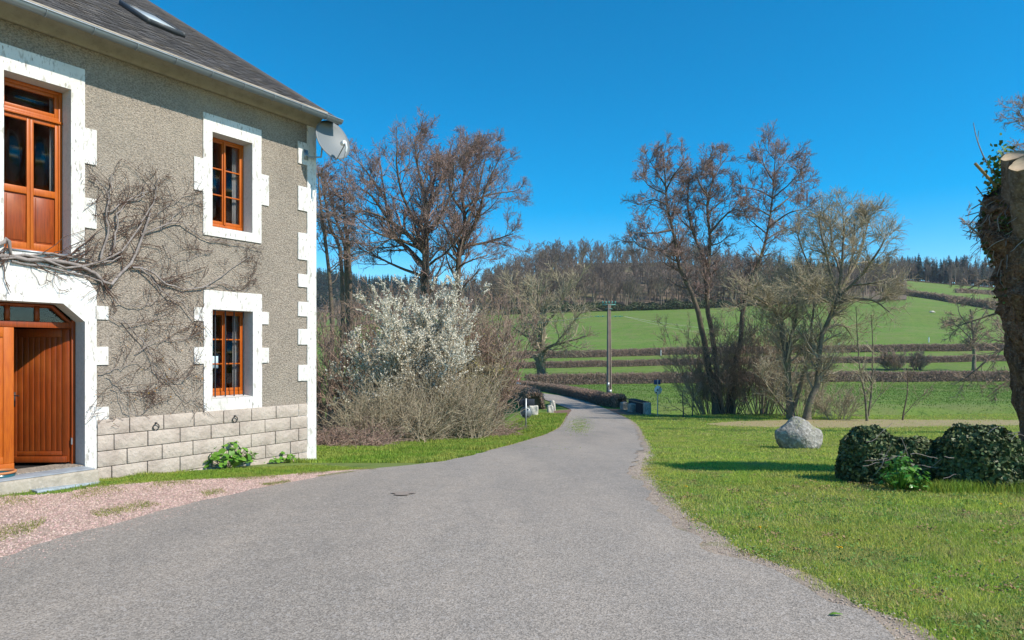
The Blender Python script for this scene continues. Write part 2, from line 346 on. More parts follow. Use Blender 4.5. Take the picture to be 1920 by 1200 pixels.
M['reveal'] = mat('grey_reveal', (.62, .6, .57), [(20, (.5, .48, .45), .45, .65, .6)], rough=.95, spec=.1, bump=[(50, .6, .015)])
M['plinth'] = mat('plinth_stone', (.52, .44, .37), [(2.2, (.38, .31, .26), .42, .65, .8), (7, (.54, .46, .4), .5, .7, .6), (30, (.3, .27, .22), .55, .72, .5)], rough=.95, spec=.1, bump=[(14, .6, .04), (70, .5, .01)])
M['mortar'] = mat('dark_mortar', (.27, .225, .18), rough=1)
M['slate'] = mat('slate', (.105, .1, .105), [(30, (.06, .058, .066), .4, .65, .8), (1.6, (.15, .12, .085), .5, .7, .6), (90, (.17, .165, .16), .55, .7, .5)], rough=.6, spec=.35, island=.3)
M['zinc'] = mat('zinc', (.34, .37, .4), [(8, (.3, .33, .36), .45, .65, .6)], rough=.42, metal=.6)
M['cornice'] = mat('cornice_render', (.36, .315, .25), [(6, (.27, .235, .19), .45, .65, .7), (35, (.18, .16, .13), .6, .7, .7)], rough=.95, spec=.1, bump=[(30, .4, .01)])
M['wood'] = mat('varnished_wood', (.5, .115, .007), [(6, (.34, .06, .005), .4, .68, .8, (14, 14, .9)), (1.2, (.56, .16, .015), .45, .7, .5)], rough=.42, spec=.4, coord='obj', bump=[(30, .1, .004)])
M['wood_dark'] = mat('dark_varnished_wood', (.33, .06, .008), [(5, (.16, .035, .008), .35, .65, .8, (14, 14, .6)), (1.5, (.4, .11, .02), .5, .72, .6)], rough=.4, spec=.4, coord='obj', bump=[(30, .1, .004)])
M['curtain'] = mat('net_curtain', (.42, .41, .4), [(30, (.4, .4, .4), .4, .6, .6, (1, 1, .05))], rough=.9)
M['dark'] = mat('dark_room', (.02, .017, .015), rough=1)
M['iron'] = mat('black_iron', (.03, .032, .036), rough=.5, spec=.4)
M['paper'] = mat('notice_paper', (.5, .66, .75), rough=.8)
def glass_mat(name, tint=.85):
    m = bpy.data.materials.new(name); m.use_nodes = True; n = m.node_tree.nodes; L = m.node_tree.links; n.clear()
    o = n.new('ShaderNodeOutputMaterial'); mx = n.new('ShaderNodeMixShader'); t = n.new('ShaderNodeBsdfTransparent'); t.inputs[0].default_value = (tint, tint, tint, 1)
    gl = n.new('ShaderNodeBsdfGlossy'); gl.inputs['Roughness'].default_value = .0; ge = n.new('ShaderNodeNewGeometry'); dt = n.new('ShaderNodeVectorMath'); dt.operation = 'DOT_PRODUCT'; L.new(ge.outputs['Incoming'], dt.inputs[0]); L.new(ge.outputs['Normal'], dt.inputs[1])
    ab = n.new('ShaderNodeMath'); ab.operation = 'ABSOLUTE'; L.new(dt.outputs['Value'], ab.inputs[0]); om = n.new('ShaderNodeMath'); om.operation = 'SUBTRACT'; om.inputs[0].default_value = 1; L.new(ab.outputs[0], om.inputs[1])
    pw = n.new('ShaderNodeMath'); pw.operation = 'POWER'; pw.inputs[1].default_value = 5; L.new(om.outputs[0], pw.inputs[0])
    mr = n.new('ShaderNodeMath'); mr.operation = 'MULTIPLY_ADD'; mr.inputs[1].default_value = .9; mr.inputs[2].default_value = .035
    L.new(pw.outputs[0], mr.inputs[0]); L.new(mr.outputs[0], mx.inputs[0]); L.new(t.outputs[0], mx.inputs[1]); L.new(gl.outputs[0], mx.inputs[2]); L.new(mx.outputs[0], o.inputs[0])
    return m
M['glass'] = glass_mat('window_glass')
house = empty('country_house', (CXX, CZ, 0), 'two storey roughcast house with white quoins, slate roof and orange woodwork', 'house', math.pi/2-TH)
XW0 = -13.5
def cells(rects, holes, y0, y1, acc=None):
    """union of rects minus holes in x-z, extruded y0..y1 with side faces only at borders"""
    a = acc or Acc(); R_ = rects+holes
    xs = sorted({round(v, 4) for r in R_ for v in r[:2]}); zs = sorted({round(v, 4) for r in R_ for v in r[2:]})
    def ins(x, z): return any(r[0] < x < r[1] and r[2] < z < r[3] for r in rects) and not any(r[0] < x < r[1] and r[2] < z < r[3] for r in holes)
    g = [[ins((xs[i]+xs[i+1])/2, (zs[j]+zs[j+1])/2) for j in range(len(zs)-1)] for i in range(len(xs)-1)]
    for i in range(len(xs)-1):
        for j in range(len(zs)-1):
            if not g[i][j]: continue
            x0, x1, z0, z1 = xs[i], xs[i+1], zs[j], zs[j+1]
            a.add([(x0, y0, z0), (x1, y0, z0), (x1, y0, z1), (x0, y0, z1)], [(0, 1, 2, 3)])
            if i == 0 or not g[i-1][j]: a.add([(x0, y0, z0), (x0, y0, z1), (x0, y1, z1), (x0, y1, z0)], [(0, 1, 2, 3)])
            if i == len(xs)-2 or not g[i+1][j]: a.add([(x1, y0, z0), (x1, y1, z0), (x1, y1, z1), (x1, y0, z1)], [(0, 1, 2, 3)])
            if j == 0 or not g[i][j-1]: a.add([(x0, y0, z0), (x0, y1, z0), (x1, y1, z0), (x1, y0, z0)], [(0, 1, 2, 3)])
            if j == len(zs)-2 or not g[i][j+1]: a.add([(x0, y0, z1), (x1, y0, z1), (x1, y1, z1), (x0, y1, z1)], [(0, 1, 2, 3)])
    return a
def Rc(pl, pr, pt, pb):      # rectangle from photo columns and (column,row) of top and bottom
    return (fx(pl), fx(pr), fz(*pb), fz(*pt))
UW = Rc(397, 472, (397, 247), (418, 428)); LW = Rc(397, 473, (397, 580), (440, 745))
UD = (fx(6), fx(132), fz(60, 474), fz(70, 150)); LD = (fx(-60), fx(158), fz(150, 873), fz(60, 566))
UWs = Rc(380, 489, (380, 210), (440, 449)); LWs = Rc(381, 490, (381, 543), (383, 774))
ZP = fz(183, 787); ZT = 6.29
GX = CXX; 
wall = cells([(XW0, 0, -1.2, ZT+.3)], [UW, LW, UD, LD], 0, .45)
wall.box(-.02, 0, .46, 13.6, -1.2, ZT+.3)            # gable side
wall.build('wall', M['stucco'], house)
# gable triangle and far walls
gb = Acc(); gb.add([(-.02, 0, ZT), (-.02, 13.6, ZT), (-.02, 6.8, ZT+6.8*.64), (-.3, 0, ZT), (-.3, 13.6, ZT), (-.3, 6.8, ZT+6.8*.64)], [(0, 1, 4, 3)], [(0, 2, 1), (3, 4, 5)])
gb.build('gable', M['stucco'], house)
# reveals a little inside the openings
for (x0, x1, z0, z1) in (UW, LW, UD):
    d = .24; rv = Acc()
    rv.add([(x1-.004, -.018, z0), (x1-.004, d, z0), (x1-.004, d, z1), (x1-.004, -.018, z1)], [(0, 1, 2, 3)])
    rv.add([(x0+.004, -.018, z0), (x0+.004, d, z0), (x0+.004, d, z1), (x0+.004, -.018, z1)], [(0, 3, 2, 1)])
    rv.add([(x0+.004, -.018, z1-.004), (x1-.004, -.018, z1-.004), (x1-.004, d, z1-.004), (x0+.004, d, z1-.004)], [(0, 1, 2, 3)])
    rv.add([(x0+.004, -.018, z0+.004), (x1-.004, -.018, z0+.004), (x1-.004, d, z0+.03), (x0+.004, d, z0+.03)], [(0, 3, 2, 1)])
    rv.build('window_reveal', M['reveal'], house)
PR = -.022
def keyed(name, outer, hole, keys):
    return cells([outer]+keys, [hole], PR, .0).build(name, M['white'], house, bevel=.006)
def key(pl, pr, pc, t, b, x0=None, x1=None):
    return (fx(pl) if x0 is None else x0, fx(pr) if x1 is None else x1, fz(pc, b), fz(pc, t))
keyed('window_surround', UWs, UW, [key(363, 0, 372, 295, 357, x1=UW[0]), key(0, 503, 495, 328, 385, x0=UW[1])])
keyed('window_surround', LWs, LW, [key(363, 0, 372, 576, 602, x1=LW[0]), key(363, 0, 372, 651, 682, x1=LW[0]), key(0, 503, 496, 585, 608, x0=LW[1]), key(0, 503, 496, 652, 680, x0=LW[1])])
UDs = (fx(-70), fx(158), fz(158, 492), fz(80, 106))
keyed('door_surround', UDs, UD, [key(0, 180, 168, 242, 308, x0=UD[1]), key(0, 180, 168, 372, 428, x0=UD[1])])
# lower door surround: right jamb with keys, and a flat-arched head with chamfered opening corners
jx = fx(180); jz = LD[3]-.26
ZG = -1.0
cells([(LD[1], jx, ZG, jz), (jx-.02, fx(202), fz(190, 599), fz(190, 574)), (jx-.02, fx(202), fz(190, 684), fz(190, 650)), (jx-.02, fx(203), fz(190, 795), fz(190, 763))], [], PR, 0).build('door_surround', M['white'], house, bevel=.006)
xm = (LD[0]+LD[1])/2; ch = .3
top = [(jx, jz), (jx, fz(180, 548)), (fx(166), fz(166, 528)), (fx(148), fz(148, 512)), (fx(120), fz(120, 502)), (fx(70), fz(70, 492)), (fx(0), fz(0, 486)), (fx(-120), fz(0, 486)), (fx(-120), jz), (LD[0], jz), (LD[0]+ch, LD[3]), (LD[1]-ch, LD[3]), (LD[1], jz)]
head = prism('door_head', top, PR, 0, M['white'], house)
# chamfer fillers and lower reveal
d = .26
cf = Acc()
cf.add([(LD[1]-.004, PR, -.6), (LD[1]-.004, d, -.6), (LD[1]-.004, d, jz), (LD[1]-.004, PR, jz)], [(0, 1, 2, 3)])
cf.add([(LD[1]-.004, PR, jz), (LD[1]-.004, d, jz), (LD[1]-ch, d, LD[3]-.004), (LD[1]-ch, PR, LD[3]-.004)], [(0, 1, 2, 3)])
cf.add([(LD[1]-ch, PR, LD[3]-.004), (LD[1]-ch, d, LD[3]-.004), (LD[0], d, LD[3]-.004), (LD[0], PR, LD[3]-.004)], [(0, 1, 2, 3)])
cf.add([(LD[1], d, jz), (LD[1], d, LD[3]), (LD[1]-ch, d, LD[3])], t=[(0, 1, 2)])
cf.build('door_reveal', M['reveal'], house)
# quoins
q = [(fx(575), .022, -1.2, fz(590, 236))]
for t_, b_ in ((267, 308), (350, 395), (437, 487), (514, 538), (566, 593), (617, 646), (684, 714), (760, 783)): q.append((fx(558), 0, fz(566, b_), fz(566, t_)))
q.append((fx(561), 0, -1.2, fz(566, 833)))
cells(q, [], PR-.002, 0).build('quoin', M['white'], house, bevel=.006)
e_ = Acc(); e_.box(.0, .02, .001, .5, -1.2, fz(590, 236)); e_.build('quoin_return', M['white'], house)
# plinth of stone blocks
XP0, XP1 = jx+.0, fx(575)-.01
pl = Acc(); pl.box(XP0, XP1, -.012, 0, -1.3, ZP-.01); pl.build('plinth_backing', M['mortar'], house)
ps = Acc(); rg = np.random.default_rng(3); zz = ZP; row = 0
while zz > -1.1:
    h_ = .245; x = XP1-(.28 if row % 2 else 0)-.0
    xs = [XP1]; x = XP1-(.22 if row % 2 == 0 else .42)
    while x > XP0+.1: xs.append(x); x -= .56+rg.uniform(-.03, .03)
    xs.append(XP0)
    for a_, b_ in zip(xs[1:], xs[:-1]):
        ps.box(a_+.007, b_-.007, -.035-rg.uniform(0, .006), -.0125, zz-h_+.007, zz-.003)
    zz -= h_; row += 1
ps.build('plinth', M['plinth'], house, bevel=.006)
# cornice, roof, gutter
cz = ZT
prof = [(0, cz), (-.06, cz), (-.10, cz+.04), (-.16, cz+.10), (-.26, cz+.17), (-.38, cz+.2), (-.38, cz+.25), (0, cz+.25)]
c = Acc(); npf = len(prof); V = [(x, y, z) for x in (XW0, .012) for y, z in prof]
c.add(V, [(i, (i+1) % npf, npf+(i+1) % npf, npf+i) for i in range(npf)]); c.build('cornice', M['cornice'], house)
prism_end = Acc(); 
EY, EZ = -.5, 6.42; PT = .62; RIDGE = 6.8
def rz(y): return EZ+(y-EY)*PT
rf = Acc(); x1 = .17
rf.add([(XW0, EY, EZ-.03), (x1, EY, EZ-.03), (x1, RIDGE, rz(RIDGE)-.03), (XW0, RIDGE, rz(RIDGE)-.03), (XW0, 14.1, EZ-.03), (x1, 14.1, EZ-.03),
        (XW0, EY, EZ-.09), (x1, EY, EZ-.09), (x1, RIDGE, rz(RIDGE)-.09), (XW0, RIDGE, rz(RIDGE)-.09), (XW0, 14.1, EZ-.09), (x1, 14.1, EZ-.09)],
       [(0, 1, 2, 3), (3, 2, 5, 4), (7, 6, 9, 8), (9, 10, 11, 8), (1, 7, 8, 2), (2, 8, 11, 5), (0, 6, 7, 1)])
roof = rf.build('roof', M['slate'], house)
# slates: overlapping thin tiles on the front slope
st = Acc(); ex = .105; L_ = .2; cs = 1/math.hypot(1, PT); sn = PT*cs; slope_len = (RIDGE-EY)/cs
nrow = int(slope_len/ex); wv = .2; V = []; Q = []
sx0, sx1 = XW0, x1
for r_ in range(nrow):
    n_c = int((sx1-sx0)/wv); xs = sx1-np.arange(n_c)*wv-(wv/2 if r_ % 2 else 0)
    s0 = r_*ex; s1 = min(s0+L_, slope_len)
    a = np.stack([xs-wv+.004, xs-.004], 1)+0; a = np.minimum(a, sx1)
    lift = .024+rg.uniform(-.003, .006, n_c); jt = rg.uniform(-.006, .006, n_c)
    y0 = EY+(s0+jt)*cs; y1 = EY+s1*cs; z0 = EZ+(s0+jt)*sn; z1 = EZ+s1*sn
    for k_ in (0,):
        v = np.zeros((n_c, 8, 3))
        for c_, (xi, yy, zc, up) in enumerate([(0, 0, 0, 1), (1, 0, 0, 1), (1, 1, 1, 0), (0, 1, 1, 0), (0, 0, 0, 0), (1, 0, 0, 0)]):
            Yv = y0 if yy == 0 else np.full(n_c, y1); Zv = z0 if zc == 0 else np.full(n_c, z1)
            off = lift if up else np.full(n_c, .004)
            if c_ >= 4: off = lift-.007
            v[:, c_, 0] = a[:, xi]; v[:, c_, 1] = Yv-off*sn; v[:, c_, 2] = Zv+off*cs
        b0 = np.arange(n_c)[:, None]*6+len(V)*0
        st.add(v[:, :6].reshape(-1, 3), np.concatenate([np.arange(n_c)[:, None]*6+np.array([[0, 1, 2, 3]]), np.arange(n_c)[:, None]*6+np.array([[4, 5, 1, 0]])]))
st.build('slate_tiles', M['slate'], roof)
# verge board
vb = Acc(); vb.add([(.19, EY, EZ-.12), (.19, EY, EZ+.03), (.19, RIDGE, rz(RIDGE)+.03), (.19, RIDGE, rz(RIDGE)-.12), (.168, EY, EZ-.12), (.168, EY, EZ+.03), (.168, RIDGE, rz(RIDGE)+.03), (.168, RIDGE, rz(RIDGE)-.12)], [(0, 3, 2, 1), (4, 5, 6, 7), (1, 2, 6, 5), (0, 1, 5, 4), (0, 4, 7, 3)])
vb.build('verge', M['slate'], roof)
gt = Acc(); rgut = .075; n_a = 9
ang = np.linspace(math.pi, 2*math.pi, n_a); gx = [XW0, .2]
V = [(x, EY-.045+math.cos(a)*rr, EZ-.03+math.sin(a)*rr) for x in gx for rr in (rgut, rgut-.008) for a in ang]
Q = []
for r_ in (0, 1):
    for i in range(n_a-1): Q.append((r_*n_a+i, r_*n_a+i+1, 2*n_a+r_*n_a+i+1, 2*n_a+r_*n_a+i))
for i in range(n_a-1): Q.append((2*n_a+i, 2*n_a+i+1, 3*n_a+i+1, 3*n_a+i))
gt.add(V, Q); gt.tube([(XW0, EY-.045-rgut, EZ-.028), (.2, EY-.045-rgut, EZ-.028)], .012, 8); gt.box(.192, .202, EY-.045-rgut, EY-.045+rgut, EZ-.06, EZ-.03)
for xk in np.arange(-12.6, 0, .62): gt.tube([(xk, EY-.045+math.cos(a)*(rgut+.004), EZ-.03+math.sin(a)*(rgut+.004)) for a in np.linspace(math.pi*.95, 2*math.pi, 8)], .009, 4)
gt.build('gutter', M['zinc'], house)
# skylight (propped open a little)
def rp(px, py):    # point of the front roof plane seen at a photo pixel -> local x, slope distance
    o = np.array([0, 0, EYE]); dd = np.array([(px-CX)/F, 1, (HZ-py)/F])
    ux_ = np.array([U[0], U[1], 0]); yv = np.array([-U[1], U[0], 0]); O = np.array([CXX, CZ, 0])
    p0 = O+yv*EY+np.array([0, 0, EZ]); nrm = np.cross(ux_, yv+np.array([0, 0, PT])); t = np.dot(p0-o, nrm)/np.dot(dd, nrm); P = o+dd*t-O
    return P@ux_, ((P@yv)-EY)/cs
skx0, sks0 = rp(272, 44); skx1, _ = rp(332, 70); _, sks1 = rp(205, 2)
skx1 = skx0+max(.78, skx1-skx0); sks0 = sks0-.05; sks1 = sks0+1.25
def onroof(x, s_, h_): return (x, EY+s_*cs-h_*sn, EZ+s_*sn+h_*cs)
def roofbox(acc, xa, xb, sa, sb, ha, hb):
    v = [onroof(x, s_, h_) for x in (xa, xb) for s_ in (sa, sb) for h_ in (ha, hb)]
    acc.add(v, [(0, 1, 3, 2), (4, 6, 7, 5), (0, 4, 5, 1), (2, 3, 7, 6), (0, 2, 6, 4), (1, 5, 7, 3)])
sk = Acc()
for b_ in ((skx0, skx0+.06, sks0, sks1), (skx1-.06, skx1, sks0, sks1), (skx0+.06, skx1-.06, sks0, sks0+.07), (skx0+.06, skx1-.06, sks1-.07, sks1)): roofbox(sk, *b_, .03, .12)
skl = sk.build('skylight', mat('skylight_frame', (.06, .065, .07), rough=.45), roof)
sg = Acc(); roofbox(sg, skx0+.055, skx1-.055, sks0+.065, sks1-.065, .085, .1); sg.build('skylight_pane', mat('skylight_glass', (.5, .55, .55), rough=.3, spec=.5), roof)

# --- windows
def window(name, op, dep, rows, cols=2, bars=False, bottom=.075, sash=.036):
    x0, x1, z0, z1 = op; f = Acc(); y0 = dep; fr = .036
    x0 += .006; x1 -= .006; z0 += .032; z1 -= .006
    for b_ in ((x0, x0+fr, z0, z1), (x1-fr, x1, z0, z1), (x0+fr, x1-fr, z1-fr, z1), (x0+fr, x1-fr, z0, z0+bottom)): f.box(b_[0], b_[1], y0, y0+.07, b_[2], b_[3])
    xm = (x0+x1)/2; o = f.build(name, M['wood'], house, bevel=.004)
    gz0, gz1 = z0+bottom+.002, z1-fr-.002
    for (a_, b_) in ((x0+fr+.002, xm-.002), (xm+.002, x1-fr-.002)):
        s_ = Acc(); ya, yb = y0+.012, y0+.06
        for c_ in ((a_, a_+sash, gz0, gz1), (b_-sash, b_, gz0, gz1), (a_+sash, b_-sash, gz0, gz0+sash+.02), (a_+sash, b_-sash, gz1-sash, gz1)): s_.box(c_[0], c_[1], ya, yb, c_[2], c_[3])
        for r_ in range(1, rows):
            zc = gz0+sash+.02+(gz1-gz0-2*sash-.02)*r_/rows; s_.box(a_+sash, b_-sash, ya+.008, yb-.006, zc-.012, zc+.012)
        s_.build('window_sash', M['wood'], o, bevel=.003)
        p_ = Acc(); p_.box(a_+sash-.004, b_-sash+.004, y0+.036, y0+.04, gz0+.02, gz1-.02); p_.build('pane', M['glass'], o)
    mb = Acc(); mb.tube([(xm, y0+.0, gz0), (xm, y0+.0, gz1)], .018, 8); mb.build('meeting_strip', M['wood'], o)
    # a gathered curtain to the right and the dark room
    cu = Acc(); nn = 26; xs = np.linspace(xm+(x1-xm)*.62, x1-fr+.05, nn); yy = y0+.13+.025*np.sin(np.arange(nn)*1.9)
    v = [(x, y, z) for z in (z0+.05, z1) for x, y in zip(xs, yy)]; cu.add(v, [(i, i+1, nn+i+1, nn+i) for i in range(nn-1)]); cu.build('curtain', M['curtain'], o, smooth=True)
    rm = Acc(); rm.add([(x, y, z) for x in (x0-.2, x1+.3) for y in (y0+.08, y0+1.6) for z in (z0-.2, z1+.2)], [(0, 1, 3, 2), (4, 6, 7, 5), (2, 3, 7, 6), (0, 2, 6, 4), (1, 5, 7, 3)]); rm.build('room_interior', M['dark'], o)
    return o, (x0, x1, z0, z1, xm)
wu, _ = window('window', UW, .24, 3)
wl, (a0, a1, b0, b1, am) = window('window', LW, .24, 3)
for i, t_ in enumerate((.17, .42, .64, .88)):
    bb = Acc(); xk = a0+(a1-a0)*t_-.0; bb.tube([(xk, .12, LW[2]+.0), (xk, .12, LW[3])], .012, 8); bb.build('window_bar', M['iron'], wl)
pp = Acc(); pp.box(a0+.07, a0+.3, .275, .277, b0+.5, b0+.72); pp.build('notice', M['paper'], wl)
# --- upper french door (right leaf glazed, solid panels below)
def panel_door(name, parent, x0, x1, z0, z1, y0, glaze_from, m, transom=None):
    pass
x0, x1, z0, z1 = UD; y0 = .24; x0 += .006; x1 -= .006; z0 += .03; z1 -= .006
f = Acc(); ztr = fz(60, 205)-0
for b_ in ((x0, x0+.05, z0, z1), (x1-.05, x1, z0, z1), (x0+.05, x1-.05, z1-.05, z1), (x0+.05, x1-.05, ztr-.04, ztr+.04), (x0+.05, x1-.05, z0, z0+.05)): f.box(b_[0], b_[1], y0, y0+.075, b_[2], b_[3])
f.box(x0+.03, x1-.0, y0-.02, y0+.001, ztr-.045, ztr-.01)
fd = f.build('french_door', M['wood'], house, bevel=.004)
t = Acc(); zt0, zt1 = ztr+.042, z1-.052; xa, xb = x0+.052, x1-.052
for b_ in ((xa, xa+.05, zt0, zt1), (xb-.05, xb, zt0, zt1), (xa+.05, xb-.05, zt0, zt0+.05), (xa+.05, xb-.05, zt1-.05, zt1)): t.box(b_[0], b_[1], y0+.01, y0+.06, b_[2], b_[3])
t.build('transom_frame', M['wood'], fd, bevel=.003)
p_ = Acc(); p_.box(xa+.046, xb-.046, y0+.034, y0+.038, zt0+.046, zt1-.046); p_.build('pane', M['glass'], fd)
zl0, zl1 = z0+.052, ztr-.047; xm = (xa+xb)/2; zr = fz(60, 352)
for (a_, b_) in ((xa, xm-.002), (xm+.002, xb)):
    s_ = Acc()
    for c_ in ((a_, a_+.042, zl0, zl1), (b_-.042, b_, zl0, zl1), (a_+.042, b_-.042, zl0, zl0+.09), (a_+.042, b_-.042, zl1-.06, zl1), (a_+.042, b_-.042, zr-.05, zr+.05)): s_.box(c_[0], c_[1], y0+.01, y0+.06, c_[2], c_[3])
    s_.build('door_leaf', M['wood'], fd, bevel=.004)
    s_ = Acc(); s_.box(a_+.04, b_-.04, y0+.035, y0+.05, zl0+.088, zr-.048); s_.box(a_+.075, b_-.075, y0+.024, y0+.0345, zl0+.12, zr-.08); s_.build('door_panel', M['wood_dark'], fd, bevel=.006)
    p_ = Acc(); p_.box(a_+.038, b_-.038, y0+.034, y0+.038, zr+.046, zl1-.056); p_.build('pane', M['glass'], fd)
cu = Acc(); nn = 26; xs = np.linspace(xm+(x1-xm)*.72, x1+.0, nn); yy = y0+.13+.025*np.sin(np.arange(nn)*1.9)
cu.add([(x, y, z) for z in (zr, z1) for x, y in zip(xs, yy)], [(i, i+1, nn+i+1, nn+i) for i in range(nn-1)]); cu.build('curtain', M['curtain'], fd, smooth=True)
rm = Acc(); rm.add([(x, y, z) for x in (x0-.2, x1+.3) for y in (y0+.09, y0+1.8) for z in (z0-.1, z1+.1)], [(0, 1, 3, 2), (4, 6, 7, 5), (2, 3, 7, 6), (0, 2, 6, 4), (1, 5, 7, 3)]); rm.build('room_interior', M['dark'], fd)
ds = Acc(); ds.box(UD[0]+.005, UD[1]-.005, -.03, .24, UD[2]-.0, UD[2]+.028); ds.build('door_sill', M['zinc'], fd)
# --- entrance door
x0, x1, z0, z1 = LD; y0 = .26; zf = z0
fr = Acc(); ztr = fz(90, 608)
for b_ in ((x1-.06, x1-.005, zf, jz+.03), (x0, x0+.06, zf, jz+.03), (x0+.06, x1-.06, ztr-.045, ztr+.045)): fr.box(b_[0], b_[1], y0, y0+.08, b_[2], b_[3])
ed = fr.build('entrance_door', M['wood_dark'], house, bevel=.004)
tf = Acc(); zz0 = ztr+.046; zt = LD[3]-.01
pts = [(x0+.06, zz0), (x0+.06, jz-.02), (x0+ch+.02, zt-.02), (x1-ch-.02, zt-.02), (x1-.06, jz-.02), (x1-.06, zz0)]
for (p, q_) in zip(pts[:-1], pts[1:]):
    tf.tube([(p[0], y0+.035, p[1]), (q_[0], y0+.035, q_[1])], .035, 4)
for xk in (fx(30), fx(86)): tf.box(xk-.03, xk+.03, y0+.01, y0+.06, zz0, zt-.02)
tf.build('transom_frame', M['wood_dark'], ed)
prism('pane', [(x0+.06, zz0), (x0+.06, jz-.02), (x0+ch+.02, zt-.02), (x1-ch-.02, zt-.02), (x1-.06, jz-.02), (x1-.06, zz0)][::-1], y0+.036, y0+.04, M['glass'], ed)
zl1 = ztr-.05; xs_ = fx(41)
# closed left leaf
lf = Acc(); lx0, lx1 = x0+.065, xs_; lf.box(lx0, lx1, y0+.01, y0+.055, zf+.02, zl1); lf.box(lx0, lx1, y0-.015, y0+.009, zf+.01, zf+.12)
for c_ in ((lx1-.13, lx1, zf+.121, zl1), (lx0, lx0+.13, zf+.121, zl1), (lx0+.131, lx1-.131, zl1-.14, zl1), (lx0+.131, lx1-.131, zf+.121, zf+.22)): lf.box(c_[0], c_[1], y0-.004, y0+.0095, c_[2], c_[3])
lf.build('door_leaf', M['wood'], ed, bevel=.005)
# right leaf swung inwards about its right-hand hinge
wleaf = x1-.065-xs_+.1; leaf = Acc(); aw = math.radians(54)
def L_(x, y, z): return (x1-.065-(x*math.cos(aw)), y0+.05+x*math.sin(aw)+y, z)     # x measured from the hinge
def lbox(acc, xa, xb, ya, yb, za, zb):
    v = []
    for x in (xa, xb):
        for y in (ya, yb):
            for z in (za, zb): v.append((x1-.065-x*math.cos(aw)+y*math.sin(aw)*1.0, y0+.05+x*math.sin(aw)+y*math.cos(aw), z))
    acc.add(v, [(0, 1, 3, 2), (4, 6, 7, 5), (0, 4, 5, 1), (2, 3, 7, 6), (0, 2, 6, 4), (1, 5, 7, 3)])
lbox(leaf, 0, wleaf, 0, .04, zf+.03, zl1)
nb = 8
for i in range(nb):
    lbox(leaf, .11+(wleaf-.2)*i/nb+.003, .11+(wleaf-.2)*(i+1)/nb-.003, -.012, -.0005, zf+.2, zl1-.13)
lbox(leaf, 0, .105, -.018, -.0006, zf+.03, zl1); lbox(leaf, wleaf-.085, wleaf, -.018, -.0006, zf+.03, zl1)
lbox(leaf, .106, wleaf-.086, -.018, -.0006, zl1-.125, zl1); lbox(leaf, .106, wleaf-.086, -.018, -.0006, zf+.13, zf+.195)
lbox(leaf, .02, wleaf-.01, -.05, -.019, zf+.03, zf+.12)
leaf.build('door_leaf', M['wood_dark'], ed, bevel=.004)
hd = Acc(); hx = wleaf-.045
v0 = lambda x, y, z: (x1-.065-x*math.cos(aw)+y*math.sin(aw), y0+.05+x*math.sin(aw)+y*math.cos(aw), z)
lbox(hd, hx-.02, hx+.02, -.024, -.0185, zf+.88, zf+1.1)
hd.tube([v0(hx, -.02, zf+1.05), v0(hx, -.07, zf+1.05), v0(hx-.11, -.075, zf+1.045)], .009, 8); hd.build('door_handle', M['iron'], ed)
hg = Acc(); hg.tube([(x1-.062, y0-.008, zf+.3), (x1-.062, y0-.008, zf+.4)], .012, 8); hg.build('hinge', M['zinc'], ed)
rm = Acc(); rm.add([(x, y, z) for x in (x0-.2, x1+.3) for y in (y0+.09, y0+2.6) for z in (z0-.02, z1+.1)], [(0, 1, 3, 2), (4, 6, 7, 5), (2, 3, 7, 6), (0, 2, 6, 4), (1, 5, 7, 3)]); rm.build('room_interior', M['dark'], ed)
# threshold block
M['stone'] = mat('weathered_stone', (.4, .35, .28), [(5, (.28, .25, .2), .45, .62, .8), (18, (.5, .45, .38), .5, .7, .6)], rough=.95, bump=[(15, .6, .03)])
sx = fx(163); sb = Acc(); sb.box(fx(-60), sx, -.40, -.026, zf-.5, zf-.03); sb.box(fx(-60), LD[1]-.01, -.026, .34, zf-.4, zf-.0305)
sb.build('doorstep', M['stone'], house, bevel=.035)
sp = Acc(); sp.box(fx(-60), sx-.05, -.36, .3, zf-.029, zf-.012); sp.build('step_slab', mat('blue_slate_slab', (.3, .33, .36), [(5, (.22, .24, .27), .45, .6, .7)], rough=.6), house, bevel=.006)
# hitching rings on the plinth
for px_, py_ in ((289, 800), (437, 786)):
    r = Acc(); cx_, cz_ = fx(px_), fz(px_, py_)
    r.box(cx_-.012, cx_+.012, -.075, -.03, cz_+.05, cz_+.075)
    r.tube([(cx_+.05*math.cos(a), -.06-.008*math.sin(a), cz_+.05*math.sin(a)) for a in np.linspace(0, 2*math.pi, 17)], .008, 6, cap=False)
    r.build('iron_ring', M['iron'], house)
rs = Acc(); rs.box(fx(289)-.02, fx(289)+.02, -.0425, -.0415, -.1, fz(289, 808)); 

hm = Matrix.Translation((CXX, CZ, 0)) @ Matrix.Rotation(math.pi/2-TH, 4, 'Z')
def hw(x, y, z): return tuple(hm @ Vector((x, y, z)))

